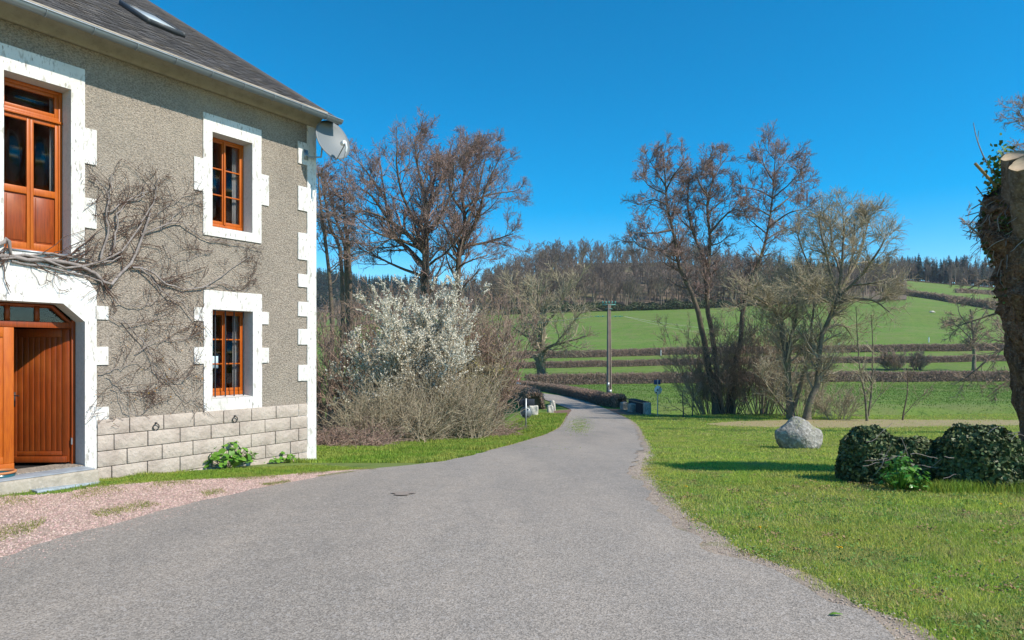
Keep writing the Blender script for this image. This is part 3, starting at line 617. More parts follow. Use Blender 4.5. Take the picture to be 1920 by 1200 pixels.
# --- satellite dish at the corner
dish = empty('satellite_dish', hw(fx(572), PR, fz(572, 291)), 'grey satellite dish on an arm at the top corner of the house', 'satellite dish', math.pi/2-TH)
M['dish'] = mat('dish_grey', (.17, .19, .2), rough=.5)
ar = Acc(); ar.box(-.05, .05, -.012, 0, -.1, .1); ar.build('mounting_plate', M['zinc'], dish)
DC = np.array([.34, -.36, .3])       # dish centre
ar = Acc(); ar.tube([(0, -.01, -.0), (.08, -.06, -.04), (.22, -.2, -.02), (.2, -.26, .2)], .019, 8); ar.build('support_arm', M['zinc'], dish)
aim = unit(np.array([-.14, -.93, .3])-0); # opening faces out from the wall and up
a1_ = unit(np.cross(aim, (0, 0, 1))); b1_ = np.cross(a1_, aim)
nr, na = 7, 40; V = []; 
for layer in (0, .012):
    for i in range(nr+1):
        r = i/nr
        for j in range(na):
            an = 2*math.pi*j/na; p = DC+a1_*(.39*r*math.cos(an))+b1_*(.43*r*math.sin(an))+aim*(.075*r*r-.0-layer); V.append(p)
Q = []
for L0 in (0, (nr+1)*na):
    for i in range(nr):
        for j in range(na):
            q4 = (L0+i*na+j, L0+i*na+(j+1) % na, L0+(i+1)*na+(j+1) % na, L0+(i+1)*na+j); Q.append(q4 if L0 == 0 else q4[::-1])
for j in range(na): Q.append((nr*na+j, nr*na+(j+1) % na, (nr+1)*na+nr*na+(j+1) % na, (nr+1)*na+nr*na+j))
dd = Acc(); dd.add(V, Q); dd.build('dish', M['dish'], dish, smooth=True)
low = DC-b1_*.43+aim*.07; foc = DC+aim*.42-b1_*.26-a1_*.0
fa = Acc(); fa.tube([low-aim*.05, low+aim*.03, foc-b1_*.03], .012, 6); fa.build('feed_arm', M['zinc'], dish)
lnb = Acc(); lnb.tube([foc, foc-aim*.04+b1_*.01, foc-aim*.1+b1_*.03], [.05, .055, .04], 10); lnb.tube([foc-b1_*.02+aim*.02, foc-b1_*.12+aim*.02, foc-b1_*.18-aim*.03], .022, 8); lnb.build('receiver', mat('lnb_plastic', (.7, .72, .72), rough=.4), dish, smooth=True)
cb = Acc(); cb.tube([foc-b1_*.18-aim*.03, foc-b1_*.3-aim*.15, low-aim*.02-b1_*.06, low-aim*.12-b1_*.02, DC-aim*.1-b1_*.3], .006, 5); cb.build('cable', M['zinc'], dish)
# --- plant pot at the left edge, grey mat before the step
p = gat(-5, 921); pot = empty('plant_pot', p, 'teal glazed pot with a terracotta rim at the foot of the step', 'plant pot')
pr = [(.0, .0), (.12, .0), (.16, .06), (.2, .18), (.21, .25)]
def lathe(acc, prof, S=24, c=(0, 0, 0)):
    n = len(prof); V = [(c[0]+r*math.cos(2*math.pi*j/S), c[1]+r*math.sin(2*math.pi*j/S), c[2]+z) for r, z in prof for j in range(S)]
    acc.add(V, [(i*S+j, i*S+(j+1) % S, (i+1)*S+(j+1) % S, (i+1)*S+j) for i in range(n-1) for j in range(S)])
a = Acc(); lathe(a, pr+[(.195, .25), (.18, .2), (0, .2)]); a.build('pot_body', mat('teal_glaze', (.02, .09, .11), rough=.25, spec=.6), pot, smooth=True)
a = Acc(); lathe(a, [(.211, .245), (.222, .25), (.222, .275), (.19, .275), (.19, .25)]); a.build('pot_rim', mat('terracotta', (.5, .2, .08), rough=.7), pot, smooth=True)
pm = [gat(20, 912), gat(70, 925), gat(190, 906), gat(150, 899)]
z_ = max(q_[2] for q_ in pm)
bm = bmesh.new(); vs = [bm.verts.new((q_[0], q_[1], q_[2]-.005)) for q_ in pm]; f_ = bm.faces.new(vs); r = bmesh.ops.extrude_face_region(bm, geom=[f_])
for g_ in r['geom']:
    if isinstance(g_, bmesh.types.BMVert): g_.co.z += .035
bmesh.ops.recalc_face_normals(bm, faces=bm.faces); me = bpy.data.meshes.new('paving_slab'); bm.to_mesh(me); bm.free(); me.materials.append(mat('blue_stone', (.36, .42, .46), [(10, (.24, .28, .3), .45, .6, .8), (3, (.4, .36, .3), .5, .65, .5)], rough=.8, bump=[(30, .5, .01)]))
tag(link('paving_slab', me, None, .01), 'blue grey stone slab lying on the gravel below the doorstep', 'paving slab')

# --- vine on the wall
M['vine'] = mat('grey_vine_bark', (.3, .26, .24), [(20, (.18, .15, .135), .4, .6, .8, (1, 1, .3)), (4, (.4, .36, .34), .5, .7, .6)], rough=.95, bump=[(60, .6, .01)])
M['vine_twig'] = mat('vine_twig', (.1, .06, .045), rough=.9)
M['vine_bud'] = mat('vine_bud', (.38, .17, .03), [(3, (.3, .3, .05), .5, .6, .8)], rough=.7)
vine = empty('climbing_vine', hw(fx(0), -.06, fz(0, 480)), 'leafless old vine with gnarled grey stems spread over the house wall', 'vine', math.pi/2-TH)
vo = np.array([fx(0), -.06, fz(0, 480)])
def vp(lst, off=-.05): return np.array([(fx(x), (p[0] if (p := pp_) else 0), fz(x, y)) for x, y, *pp_ in []]) if False else np.array([(fx(x), off, fz(x, y)) for x, y in lst])-vo
stems = [([(-60, 480), (0, 478), (50, 488), (110, 488), (150, 500), (185, 522), (205, 533), (232, 505), (255, 470), (272, 430), (278, 400)], .045, .02),
 ([(-60, 470), (0, 462), (8, 445), (14, 462), (18, 478), (60, 482), (120, 500), (165, 495), (205, 480), (235, 462), (262, 420)], .035, .014),
 ([(20, 492), (70, 498), (130, 512), (175, 524), (190, 535)], .022, .014), ([(0, 488), (60, 478), (110, 478), (160, 488), (200, 492), (225, 480)], .02, .012),
 ([(185, 482), (200, 440), (196, 400), (203, 360), (205, 325)], .022, .009), ([(205, 480), (215, 430), (222, 390), (262, 370), (270, 345)], .02, .008),
 ([(262, 420), (285, 380), (290, 350), (296, 330)], .016, .006), ([(196, 400), (230, 378), (262, 362), (290, 352)], .014, .006),
 ([(262, 440), (300, 425), (330, 418), (355, 432), (385, 450), (430, 455), (470, 462), (490, 470)], .016, .004),
 ([(245, 500), (275, 508), (300, 528), (330, 540), (370, 540), (400, 528), (430, 505), (470, 478)], .02, .005),
 ([(370, 540), (420, 532), (450, 545), (472, 535)], .009, .004), ([(255, 502), (280, 520), (300, 545), (330, 565), (360, 595), (380, 610), (395, 630)], .014, .004),
 ([(210, 562), (250, 575), (290, 565), (312, 550)], .009, .004), ([(200, 590), (240, 610), (280, 600), (320, 580)], .008, .003), ([(230, 600), (270, 650), (300, 712), (340, 712), (378, 690)], .01, .003),
 ([(250, 660), (290, 640), (340, 635), (370, 625)], .008, .003), ([(300, 700), (330, 735), (350, 750), (378, 742)], .008, .003), ([(200, 700), (230, 728), (270, 730), (305, 732)], .007, .003),
 ([(210, 720), (240, 775), (270, 768), (300, 745)], .007, .003), ([(185, 790), (200, 778), (228, 785), (245, 772)], .006, .003), ([(185, 700), (220, 690), (250, 680), (300, 700)], .008, .003),
 ([(300, 430), (330, 400), (360, 375), (378, 390)], .01, .003), ([(290, 400), (330, 375), (365, 358)], .008, .003), ([(305, 450), (315, 480), (345, 485), (400, 470)], .008, .003),
 ([(168, 332), (190, 350), (200, 372)], .01, .005), ([(172, 760), (165, 765), (155, 790)], .005, .003), ([(190, 762), (175, 770), (160, 795)], .005, .003)]
K = 16; SP = np.stack([resample(vp(s[0]), K) for s in stems]); SR = np.stack([np.linspace(s[1], s[2], K) for s in stems])*.8
rg = np.random.default_rng(11)
SP[:, :, 1] += rg.normal(size=SP.shape[:2])*.012; SP[:, :, [0, 2]] += rg.normal(size=SP[:, :, [0, 2]].shape)*.012
a = Acc(); tubes(a, SP, SR, 7); a.build('stem', M['vine'], vine, smooth=True)
def vgrow(P, R, n, ratio, ang, K, rr, absl=None):
    C, rad = grow(P, R, n, .12, 1, ratio, ang, K, .0, .14, rr, rg, absl=absl, rmin=.0029)
    C[:, :, 1] = C[:, :1, 1]+(C[:, :, 1]-C[:, :1, 1])*.05; C[:, :, 1] = np.minimum(C[:, :, 1], .045-.0); return C, rad
lens = np.linalg.norm(np.diff(SP, axis=1), axis=2).sum(1)
C1, R1 = vgrow(SP, SR, np.maximum(3, (lens*7.5).astype(int)), 0, 50, 12, .45, absl=.95)
C2, R2 = vgrow(C1, R1, 3, 0, 60, 8, .6, absl=.4)
C3, R3 = vgrow(C2, R2, 1, 0, 60, 4, .7, absl=.14)
def clipv(C, R):      # nothing grows over window openings or beyond the grown area
    xx = C[:, -1, 0]+vo[0]; zz = C[:, -1, 2]+vo[2]; ok = (xx < fx(492)) & (zz > fz(200, 800)) & (zz < fz(240, 300))
    for o in (UW, LW, UD, LD): ok &= ~((xx > o[0]-.12) & (xx < o[1]+.1) & (zz > o[2]) & (zz < o[3]))
    # few go over the white surrounds
    for o in (UWs, LWs): ok &= ~((xx > o[0]+.03) & (xx < o[1]) & (zz > o[2]) & (zz < o[3]+.0)) | (rg.random(len(xx)) < .1)
    return C[ok], R[ok]
a = Acc()
for C, R in ((C1, R1), (C2, R2), (C3, R3)):
    C, R = clipv(C, R); tubes(a, C, R, 4)
tw_ = a
C, R = clipv(C2, R2); tips = C[:, -1]; lowm = tips[:, 2]+vo[2] < fz(300, 600); tips = tips[lowm]
a = Acc(); leafs(a, tips[::2]+np.array([0, -.01, 0]), .014, rg); build2('twigs', tw_, M['vine_twig'], a, M['vine_bud'], vine)
# ------------------------------------------------------------------ vegetation
M['bark'] = mat('alder_bark', (.15, .11, .08), [(8, (.09, .07, .055), .4, .62, .8), (3, (.2, .19, .08), .55, .68, .6), (30, (.28, .25, .2), .55, .7, .5)], rough=.95, bump=[(25, .7, .03)])
M['twig_purple'] = mat('purple_brown_twigs', (.27, .19, .155), rough=.85, island=.3)
M['catkin'] = mat('catkins', (.33, .215, .2), rough=.85, island=.35, trans=.2)
M['bark_grey'] = mat('pale_grey_bark', (.22, .18, .13), [(5, (.1, .085, .065), .42, .62, .8), (2, (.24, .25, .1), .5, .65, .5)], rough=.95, bump=[(25, .7, .03)])
M['twig_pale'] = mat('pale_twigs', (.37, .31, .21), rough=.85, island=.3)
M['twig_brown'] = mat('brown_twigs', (.31, .22, .165), rough=.85, island=.3)
M['bud_yellow'] = mat('spring_buds', (.32, .28, .08), rough=.8, island=.3, trans=.3)
M['blossom'] = mat('white_blossom', (.88, .83, .7), rough=.8, island=.12, trans=.3)
M['ivy'] = mat('ivy_leaves', (.1, .13, .05), [(9, (.14, .17, .065), .45, .62, .8), (3, (.04, .055, .025), .45, .6, .6), (22, (.2, .13, .07), .62, .7, .7)], rough=.5, spec=.25, island=.6)
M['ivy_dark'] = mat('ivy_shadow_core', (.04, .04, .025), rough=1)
M['hedge_core'] = mat('hedge_interior', (.17, .125, .095), rough=1)
M['hedge_twig'] = mat('clipped_hedge_twigs', (.3, .215, .165), rough=.9, island=.4)
M['bramble'] = mat('dead_bramble', (.29, .205, .155), rough=.9, island=.4)

def px_limb(pts, Y0, base):
    out = []
    for p in pts:
        out.append(at(p[0], p[1], Y0+(p[2] if len(p) > 2 else 0))-base)
    return out
def tree(name, label, cat, Y0, limbs, levels, barkm, twigm, seed, S0=8, bud=None, group=None, K0=14, ivy=None, jit=.05):
    """limbs: (pixel points with depth offsets, r0, r1[, children multiplier]); levels: dicts for grow()"""
    rg = np.random.default_rng(seed)
    b = limbs[0][0][0]; base = at(b[0], b[1], Y0); base[2] = float(H(base[0], base[1]))
    t = empty(name, tuple(base), label, cat, group=group)
    P = np.stack([resample(px_limb(l[0], Y0, base), K0) for l in limbs]); R = np.stack([np.linspace(l[1], l[2], K0) for l in limbs])
    if not name.startswith('x'): P[0, 0, 2] = min(P[0, 0, 2], -.15); 
    jj = rg.normal(size=P.shape)*jit*R[:, :, None]*4; jj[:, 0] = 0; P = P+jj
    R[0] = R[0]*(1+.5*np.exp(-np.arange(K0)*1.6)); a = Acc(); tubes(a, P, R, S0); a.build('trunk', barkm, t, smooth=True)
    lens = np.linalg.norm(np.diff(P, axis=1), axis=2).sum(1); cur = (P, R); ca = Acc(); tips = None
    for li, lv in enumerate(levels):
        n = lv['n']
        if li == 0: n = np.maximum(2, (lens*lv['n']*np.array([l[3] if len(l) > 3 else 1 for l in limbs])).astype(int))
        C, Rr = grow(cur[0], cur[1], n, lv.get('t0', .15), lv.get('t1', 1), lv.get('ratio', .5), lv.get('ang', 40), lv.get('K', 5), lv.get('up', .05), lv.get('wob', .12), lv.get('rr', .5), rg, absl=lv.get('absl'), droop=lv.get('droop', 0), rmin=lv.get('rmin', .012), taper=lv.get('taper', .55))
        tubes(ca, C, Rr, lv.get('S', 3)); cur = (C, Rr)
    if not bud: ca.build('crown', twigm, t)
    if bud:
        bm_, size, per, frac = bud; C = cur[0]; n = len(C); s = rg.random(n) < frac; C = C[s]; k = C.shape[1]
        pts = []
        for _ in range(per):
            u = rg.random(len(C))**.6*(k-1); i = np.minimum(u.astype(int), k-2); f = (u-i)[:, None]; ar = np.arange(len(C)); pts.append(C[ar, i]*(1-f)+C[ar, i+1]*f+rg.normal(size=(len(C), 3))*size*1.2)
        la = Acc(); leafs(la, np.concatenate(pts), size, rg); build2('crown', ca, twigm, la, bm_, t)
    if ivy:
        ia = Acc(); C = []
        for (li_, f0, f1, n_, ex) in ivy:
            u = (f0+(f1-f0)*rg.random(n_))*(K0-1); i = np.minimum(u.astype(int), K0-2); f = (u-i)
            c = P[li_, i]*(1-f)[:, None]+P[li_, i+1]*f[:, None]; d = unit(rg.normal(size=(n_, 3))*np.array([1, 1, .3])); C.append(c+d*(R[li_, i][:, None]+ex*rg.random((n_, 1))))
        C = np.concatenate(C); leafs(ia, C, .09, rg); ia.build('ivy', M['ivy'], t)
    return t
LV = lambda n=2.2, a=2.6, b=7, c=6, tw=.012, l3=.75: [dict(n=n, absl=a, ang=48, K=7, up=.09, wob=.12, rr=.5, rmin=.02, t0=.25, S=4, taper=.45), dict(n=b, ratio=.42, ang=42, K=5, up=.08, wob=.14, rr=.6, rmin=tw, t0=.15, taper=.35), dict(n=c, absl=l3, ang=40, K=4, up=.06, wob=.16, rr=.7, rmin=tw, t0=.2, taper=.3)]
# ---- big alder pair behind the blossom bush
tree('alder_tree', 'broad bare alder with spreading purple-brown crown directly behind the white blossoming bush', 'tree', 46, [
 ([(800, 840), (800, 700), (797, 560), (796, 467), (800, 430), (798, 373), (782, 310), (778, 262)], .3, .04),
 ([(797, 475), (765, 440, -.5), (729, 411, -1), (700, 371, -1.5), (672, 350, -2)], .2, .03), ([(796, 490), (800, 420, 1), (812, 349, 1.5), (825, 285, 2)], .17, .03),
 ([(799, 500), (770, 470, 1), (735, 440, 2), (722, 371, 2.5), (712, 300, 3)], .18, .03), ([(796, 470), (750, 450, -1.5), (705, 436, -3), (660, 400, -3.5)], .13, .025),
 ([(799, 440), (830, 400, -1), (848, 350, -1.5), (850, 300, -2)], .13, .03), ([(797, 440), (760, 380, -1), (745, 320, -2), (745, 275, -2)], .12, .03),
 ([(798, 520), (745, 500, 1), (705, 480, 2), (672, 455, 2)], .11, .025), ([(812, 370), (835, 330, 1), (862, 300, 2)], .08, .03), ([(740, 420, -1), (700, 400, -2), (665, 395, -3)], .09, .025), ([(722, 371, 2.5), (690, 325, 2), (668, 300, 2)], .09, .025), ([(799, 500), (840, 470, -1), (868, 430, -2)], .1, .025)],
 LV(2.1, 3.4, 8, 7, .009, .6), M['bark'], M['twig_purple'], 21, bud=(M['catkin'], .034, 3, .85))
tree('alder_tree', 'upright bare alder right of the broad one, its lowest limb reaching right', 'tree', 49, [
 ([(856, 840), (856, 700), (857, 509), (863, 467), (873, 427), (866, 360), (873, 307), (876, 256)], .27, .04),
 ([(868, 450), (897, 408, -1), (908, 360, -2), (935, 300, -2)], .16, .03), ([(866, 462), (900, 457, 1), (935, 447, 1), (962, 438, 1)], .12, .03),
 ([(870, 390), (913, 366, 1), (967, 358, 2)], .1, .025), ([(870, 400), (845, 360, -1), (840, 300, -1), (848, 270, -1)], .1, .03), ([(873, 427), (890, 380, 2), (905, 320, 2), (912, 290, 2)], .11, .03), ([(860, 500), (885, 488, -1), (915, 478, -1)], .08, .02), ([(870, 330), (895, 300, 1), (905, 275, 1)], .07, .025)],
 LV(2.1, 3.1, 8, 7, .009, .6), M['bark'], M['twig_purple'], 22, bud=(M['catkin'], .034, 3, .85))
slim = [([(618, 830), (622, 600), (609, 440), (600, 373), (596, 312)], 44, 'slender bare alder nearest the house corner'), ([(640, 826), (641, 499), (620, 427), (607, 360), (600, 325)], 47, 'slender bare alder leaning left, second from the house corner'),
        ([(652, 822), (649, 499), (631, 413), (617, 360), (608, 330)], 50, 'slender bare alder, third from the house corner'), ([(664, 822), (655, 499), (647, 421), (645, 381), (640, 335)], 45, 'straight slender bare alder left of the broad alder')]
for i, (p, y, lb) in enumerate(slim):
    tree('slender_tree', lb, 'tree', y, [(p, .17, .03)], [dict(n=1.9, absl=1.9, ang=60, K=6, up=.04, wob=.12, rr=.4, rmin=.016, t0=.25, S=4, taper=.5), dict(n=6, ratio=.4, ang=42, K=4, up=.05, wob=.15, rr=.6, rmin=.011, taper=.3), dict(n=4, absl=.5, ang=40, K=3, up=.05, wob=.15, rr=.7, rmin=.01, taper=.3)], M['bark'], M['twig_purple'], 30+i, bud=(M['catkin'], .03, 1, .8), group='slender alders beside the house')
# dark leaning trunks by the corner
tree('leaning_tree', 'dark trunk leaning left at the foot of the slope beside the house corner', 'tree', 33, [([(612, 822), (600, 760), (590, 690), (580, 620)], .2, .08), ([(603, 770), (625, 740), (650, 728)], .07, .02), ([(596, 730), (615, 690), (640, 672)], .06, .02)], LV(1.6, 1.8, 5, 4, .01, .5), M['bark'], M['twig_brown'], 40)
tree('leaning_tree', 'thin dark trunk leaning right beside the leaning one near the house corner', 'tree', 35, [([(622, 822), (632, 760), (652, 690), (646, 600)], .13, .05), ([(634, 740), (660, 700), (690, 680)], .06, .02), ([(640, 715), (615, 660), (600, 600)], .06, .02)], LV(1.6, 1.8, 5, 4, .01, .5), M['bark'], M['twig_brown'], 41)
# ---- right-hand group
AL = lambda n=3.2: [dict(n=n, absl=2.6, ang=58, K=7, up=.1, wob=.12, rr=.45, rmin=.018, t0=.35, S=4, taper=.55), dict(n=7, ratio=.4, ang=42, K=5, up=.07, wob=.14, rr=.6, rmin=.012, t0=.15, taper=.35), dict(n=5, absl=.55, ang=42, K=3, up=.03, wob=.18, rr=.7, rmin=.011, t0=.3, taper=.3)]
tree('alder_tree', 'tall bare alder with a trunk leaning left, leftmost of the group right of the lane', 'tree', 53, [
 ([(1345, 782), (1333, 707), (1322, 645), (1312, 595), (1290, 535), (1272, 493), (1264, 442), (1253, 397), (1247, 338), (1244, 286)], .28, .03),
 ([(1257, 431), (1227, 437, -1), (1182, 436, -2)], .1, .02), ([(1252, 385), (1225, 375, 1), (1194, 384, 1.5)], .08, .02), ([(1248, 360), (1262, 330, -1), (1284, 303, -1.5)], .08, .02), ([(1248, 350), (1230, 320, 1), (1216, 298, 1)], .07, .02), ([(1265, 450), (1240, 470, 1), (1200, 462, 2), (1180, 440, 2)], .08, .02),
 ([(1256, 410), (1270, 385, 2), (1284, 350, 2)], .07, .02), ([(1250, 365), (1220, 350, -1), (1205, 335, -1)], .06, .02)],
 AL(2.8), M['bark'], M['twig_purple'], 51, bud=(M['catkin'], .036, 2, .9), K0=18)
tree('alder_tree', 'forked bare alder, middle one of the tall alders right of the lane', 'tree', 54, [
 ([(1352, 782), (1342, 680), (1328, 590), (1326, 544), (1331, 454), (1326, 381), (1337, 338), (1332, 288)], .25, .03),
 ([(1326, 550), (1317, 482, 1), (1298, 431, 2), (1290, 380, 2), (1292, 330, 2)], .18, .03), ([(1329, 440), (1368, 397, -1), (1400, 397, -1.5)], .1, .02), ([(1327, 400), (1350, 380, 1), (1371, 362, 1.5)], .07, .02), ([(1336, 340), (1350, 312, 1), (1366, 292, 1)], .06, .02), ([(1298, 431, 2), (1280, 415, 1), (1264, 395, 0)], .08, .02), ([(1331, 460), (1350, 455, 1), (1372, 435, 2)], .07, .02), ([(1330, 370), (1312, 345, -1), (1305, 310, -1)], .07, .02)],
 AL(2.8), M['bark'], M['twig_purple'], 52, bud=(M['catkin'], .036, 2, .9), K0=18)
tree('alder_tree', 'tallest bare alder with a narrow conical crown, right of the lane', 'tree', 53.5, [
 ([(1371, 782), (1373, 700), (1388, 645), (1393, 582), (1408, 530), (1430, 476), (1441, 423), (1450, 352), (1455, 266)], .27, .025),
 ([(1442, 425), (1483, 398, -1), (1522, 392, -2)], .08, .02), ([(1447, 397), (1480, 370, 1), (1513, 338, 2)], .075, .02), ([(1450, 372), (1425, 358, 1), (1388, 350, 2)], .07, .02), ([(1445, 405), (1420, 392, -1), (1398, 385, -2)], .07, .02), ([(1451, 340), (1435, 315, -1), (1428, 295, -1)], .05, .02), ([(1452, 330), (1470, 305, 1), (1483, 288, 1)], .05, .02), ([(1450, 370), (1480, 345, -1), (1500, 320, -1)], .06, .02), ([(1436, 450), (1460, 435, 1), (1500, 425, 2)], .07, .02), ([(1440, 440), (1415, 420, 1), (1395, 400, 2)], .07, .02), ([(1454, 300), (1440, 285, 1), (1432, 270, 1)], .035, .015)],
 AL(2.8), M['bark'], M['twig_purple'], 53, bud=(M['catkin'], .036, 2, .9), K0=18)
WL = lambda n=2.6, tw=.009: [dict(n=n, absl=2.4, ang=45, K=7, up=.07, wob=.13, rr=.45, rmin=.02, t0=.25, S=4, taper=.4), dict(n=7, ratio=.45, ang=40, K=5, up=.03, wob=.14, rr=.6, rmin=tw, t0=.15, taper=.35), dict(n=5, absl=.8, ang=38, K=4, up=.04, wob=.14, rr=.7, rmin=tw, t0=.2, taper=.3)]
tree('willow_tree', 'many-stemmed pale willow with thin dark stems, left of the thick leaning one', 'tree', 47, [
 ([(1484, 786), (1474, 700), (1466, 620), (1452, 580), (1430, 562)], .24, .05), ([(1484, 780), (1480, 745), (1479, 657), (1492, 595), (1497, 550), (1490, 500)], .2, .05), ([(1486, 770), (1505, 710), (1517, 655), (1524, 595), (1532, 532)], .17, .05), ([(1480, 780), (1448, 737, -1), (1425, 705, -2)], .09, .03), ([(1466, 620), (1460, 560, 1), (1440, 500, 2)], .1, .03), ([(1452, 580), (1420, 560, -2), (1395, 550, -3)], .08, .03), ([(1479, 657), (1462, 590, 2), (1455, 540, 3)], .08, .03)],
 WL(2.8), M['bark_grey'], M['twig_pale'], 61, bud=(M['bud_yellow'], .03, 1, .35))
tree('willow_tree', 'thick willow trunk leaning right with a round pale crown behind the boulder', 'tree', 46, [
 ([(1512, 788), (1517, 755), (1532, 715), (1536, 657), (1547, 615), (1565, 575), (1572, 545)], .25, .11), ([(1570, 560), (1553, 493), (1540, 437), (1535, 405)], .12, .03), ([(1572, 550), (1578, 500), (1582, 437), (1580, 388)], .13, .03), ([(1572, 552), (1606, 490, 1), (1622, 440, 2), (1630, 405, 2)], .12, .03), ([(1574, 558), (1620, 510, -1), (1650, 465, -2), (1662, 440, -2)], .11, .03), ([(1566, 570), (1600, 560, -1), (1640, 565, -2), (1668, 585, -2.5)], .11, .03), ([(1547, 615), (1580, 610, 1), (1600, 635, 2)], .08, .03), ([(1568, 565), (1530, 520, 2), (1505, 470, 3), (1495, 440, 3)], .1, .03), ([(1565, 575), (1525, 550, -2), (1490, 525, -3)], .1, .03), ([(1578, 520), (1560, 460, 2), (1558, 415, 2)], .09, .03), ([(1590, 530, 1), (1600, 460, 3), (1603, 410, 3)], .08, .03), ([(1600, 535, -1), (1640, 530, -2), (1670, 520, -2)], .07, .03)],
 WL(3.2), M['bark_grey'], M['twig_pale'], 62, bud=(M['bud_yellow'], .03, 1, .35))
SL = [dict(n=3.2, absl=1.5, ang=50, K=6, up=.08, wob=.12, rr=.5, rmin=.012, t0=.2, S=3, taper=.4), dict(n=5, ratio=.45, ang=40, K=4, up=.05, wob=.15, rr=.6, rmin=.009, t0=.2)]
tree('sapling', 'thin bare sapling with two pale stems right of the leaning willow', 'young tree', 45, [([(1626, 784), (1620, 735), (1612, 690), (1608, 640), (1605, 575)], .07, .02), ([(1628, 780), (1634, 730), (1636, 690), (1636, 640), (1633, 590)], .07, .02), ([(1622, 782), (1655, 735), (1700, 700)], .03, .01)], SL, M['bark_grey'], M['twig_pale'], 63)
tree('sapling', 'small dark bare sapling standing alone between the pale sapling and the pollard', 'young tree', 46, [([(1692, 784), (1700, 745), (1702, 715), (1700, 690)], .05, .02), ([(1694, 780), (1720, 750), (1740, 735)], .03, .01)], SL, M['bark'], M['twig_brown'], 64)
tree('sapling', 'low dark shoots left of the tall alders, beside the bridge field', 'young tree', 50, [([(1282, 780), (1280, 750), (1280, 735)], .05, .02), ([(1298, 780), (1300, 745), (1298, 725)], .05, .02), ([(1290, 780), (1270, 765), (1258, 760)], .03, .01)], SL, M['bark'], M['twig_brown'], 65)

def shrub(name, label, cat, c, rad, h, n, levels, twigm, seed, bud=None, lean=.55, r0=.03, group=None, barkm=None, spread=.35, budz=0, up0=.04, asp=1.):
    """many stems fanning out of an elliptical patch of ground; c = base point"""
    rg = np.random.default_rng(seed); c = np.array(c, float); t = empty(name, tuple(c), label, cat, group=group)
    a = rg.random(n)*2*math.pi; q = np.sqrt(rg.random(n)); S0 = np.stack([np.cos(a)*q*rad*spread*asp, np.sin(a)*q*rad*spread, 0*a-.1], 1)
    out = np.stack([np.cos(a)*q*lean*asp, np.sin(a)*q*lean, np.ones(n)], 1); D = unit(out+rg.normal(size=(n, 3))*.12); K = 9
    Ln = h*rg.uniform(.6, 1.05, n)*(1-.25*q); pts = [S0]
    for k in range(K-1):
        D = unit(D+rg.normal(size=(n, 3))*.07+np.array([0, 0, up0])); pts.append(pts[-1]+D*(Ln/(K-1))[:, None])
    P = np.stack(pts, 1); P[:, :, 2] += 0
    gz = H(P[:, 0, 0]+c[0], P[:, 0, 1]+c[1])-c[2]; P[:, :, 2] += gz[:, None]
    R = r0*rg.uniform(.5, 1.2, n)[:, None]*np.linspace(1, .25, K)[None]
    A = Acc(); tubes(A, P, R, 5); A.build('stems', barkm or twigm, t, smooth=True)
    cur = (P, R); ca = Acc()
    for lv in levels:
        C, Rr = grow(cur[0], cur[1], lv['n'], lv.get('t0', .15), 1, lv.get('ratio', .5), lv.get('ang', 40), lv.get('K', 5), lv.get('up', .05), lv.get('wob', .14), lv.get('rr', .5), rg, absl=lv.get('absl'), rmin=lv.get('rmin', .008), taper=lv.get('taper', .4))
        tubes(ca, C, Rr, 3); cur = (C, Rr)
    if not bud: ca.build('twigs', twigm, t)
    if bud:
        bm_, size, per, frac = bud; C = cur[0]; s = (rg.random(len(C)) < frac) & (C[:, -1, 2] > budz*(1+.35*rg.normal(size=len(C)))); C = C[s]; k = C.shape[1]; pts = []
        for _ in range(per):
            u = rg.random(len(C))*(k-1); i = np.minimum(u.astype(int), k-2); f = (u-i)[:, None]; ar = np.arange(len(C)); pts.append(C[ar, i]*(1-f)+C[ar, i+1]*f+rg.normal(size=(len(C), 3))*size*.5)
        la = Acc(); leafs(la, np.concatenate(pts), size, rg, asp=.9); build2('twigs', ca, twigm, la, bm_, t)
    return t
SH = lambda a=9, b=7, l1=1.3, l2=.5, rm=.008: [dict(n=a, absl=l1, ang=35, K=6, up=.06, rr=.5, rmin=rm*1.3, t0=.15), dict(n=b, absl=l2, ang=38, K=4, up=.04, rr=.6, rmin=rm, t0=.1)]
def base(px, py, Y=None):
    if Y is None: return gat(px, py)
    X = (px-CX)/F*Y; return np.array([X, Y, float(H(X, Y))])
# the white blackthorn and the brown thickets round it
shrub('blossom_bush', 'large bush covered in white spring blossom left of the lane', 'bush', base(795, 0, 27), 2.6, 6.9, 60, SH(14, 10, 1.2, .42, .007), M['twig_pale'], 71, bud=(M['blossom'], .027, 18, .92), lean=.38, r0=.035, budz=2.4, spread=.45)
shrub('blossom_bush', 'lower sprawling bush thinly dotted with white blossom at the foot of the large blossoming one', 'bush', base(745, 0, 25.5), 2.0, 3.9, 34, SH(11, 8, 1.1, .4, .007), M['twig_pale'], 72, bud=(M['blossom'], .026, 8, .6), lean=.7, r0=.03, budz=1.3)
shrub('hazel_thicket', 'tall brown thicket of upright stems right of the blossoming bush, greenish at its foot', 'bush', base(893, 0, 29), 1.2, 7.4, 60, SH(11, 8, 1.2, .5, .008), M['twig_brown'], 73, bud=(M['bud_yellow'], .03, 1, .25), lean=.24, r0=.035)
shrub('hazel_thicket', 'pale tan thicket of stems standing nearest the lane behind the left signpost', 'bush', base(882, 0, 27.5), .9, 4.4, 46, SH(10, 7, 1.1, .45, .008), M['twig_pale'], 74, bud=(M['bud_yellow'], .035, 2, .35), lean=.25, r0=.03)
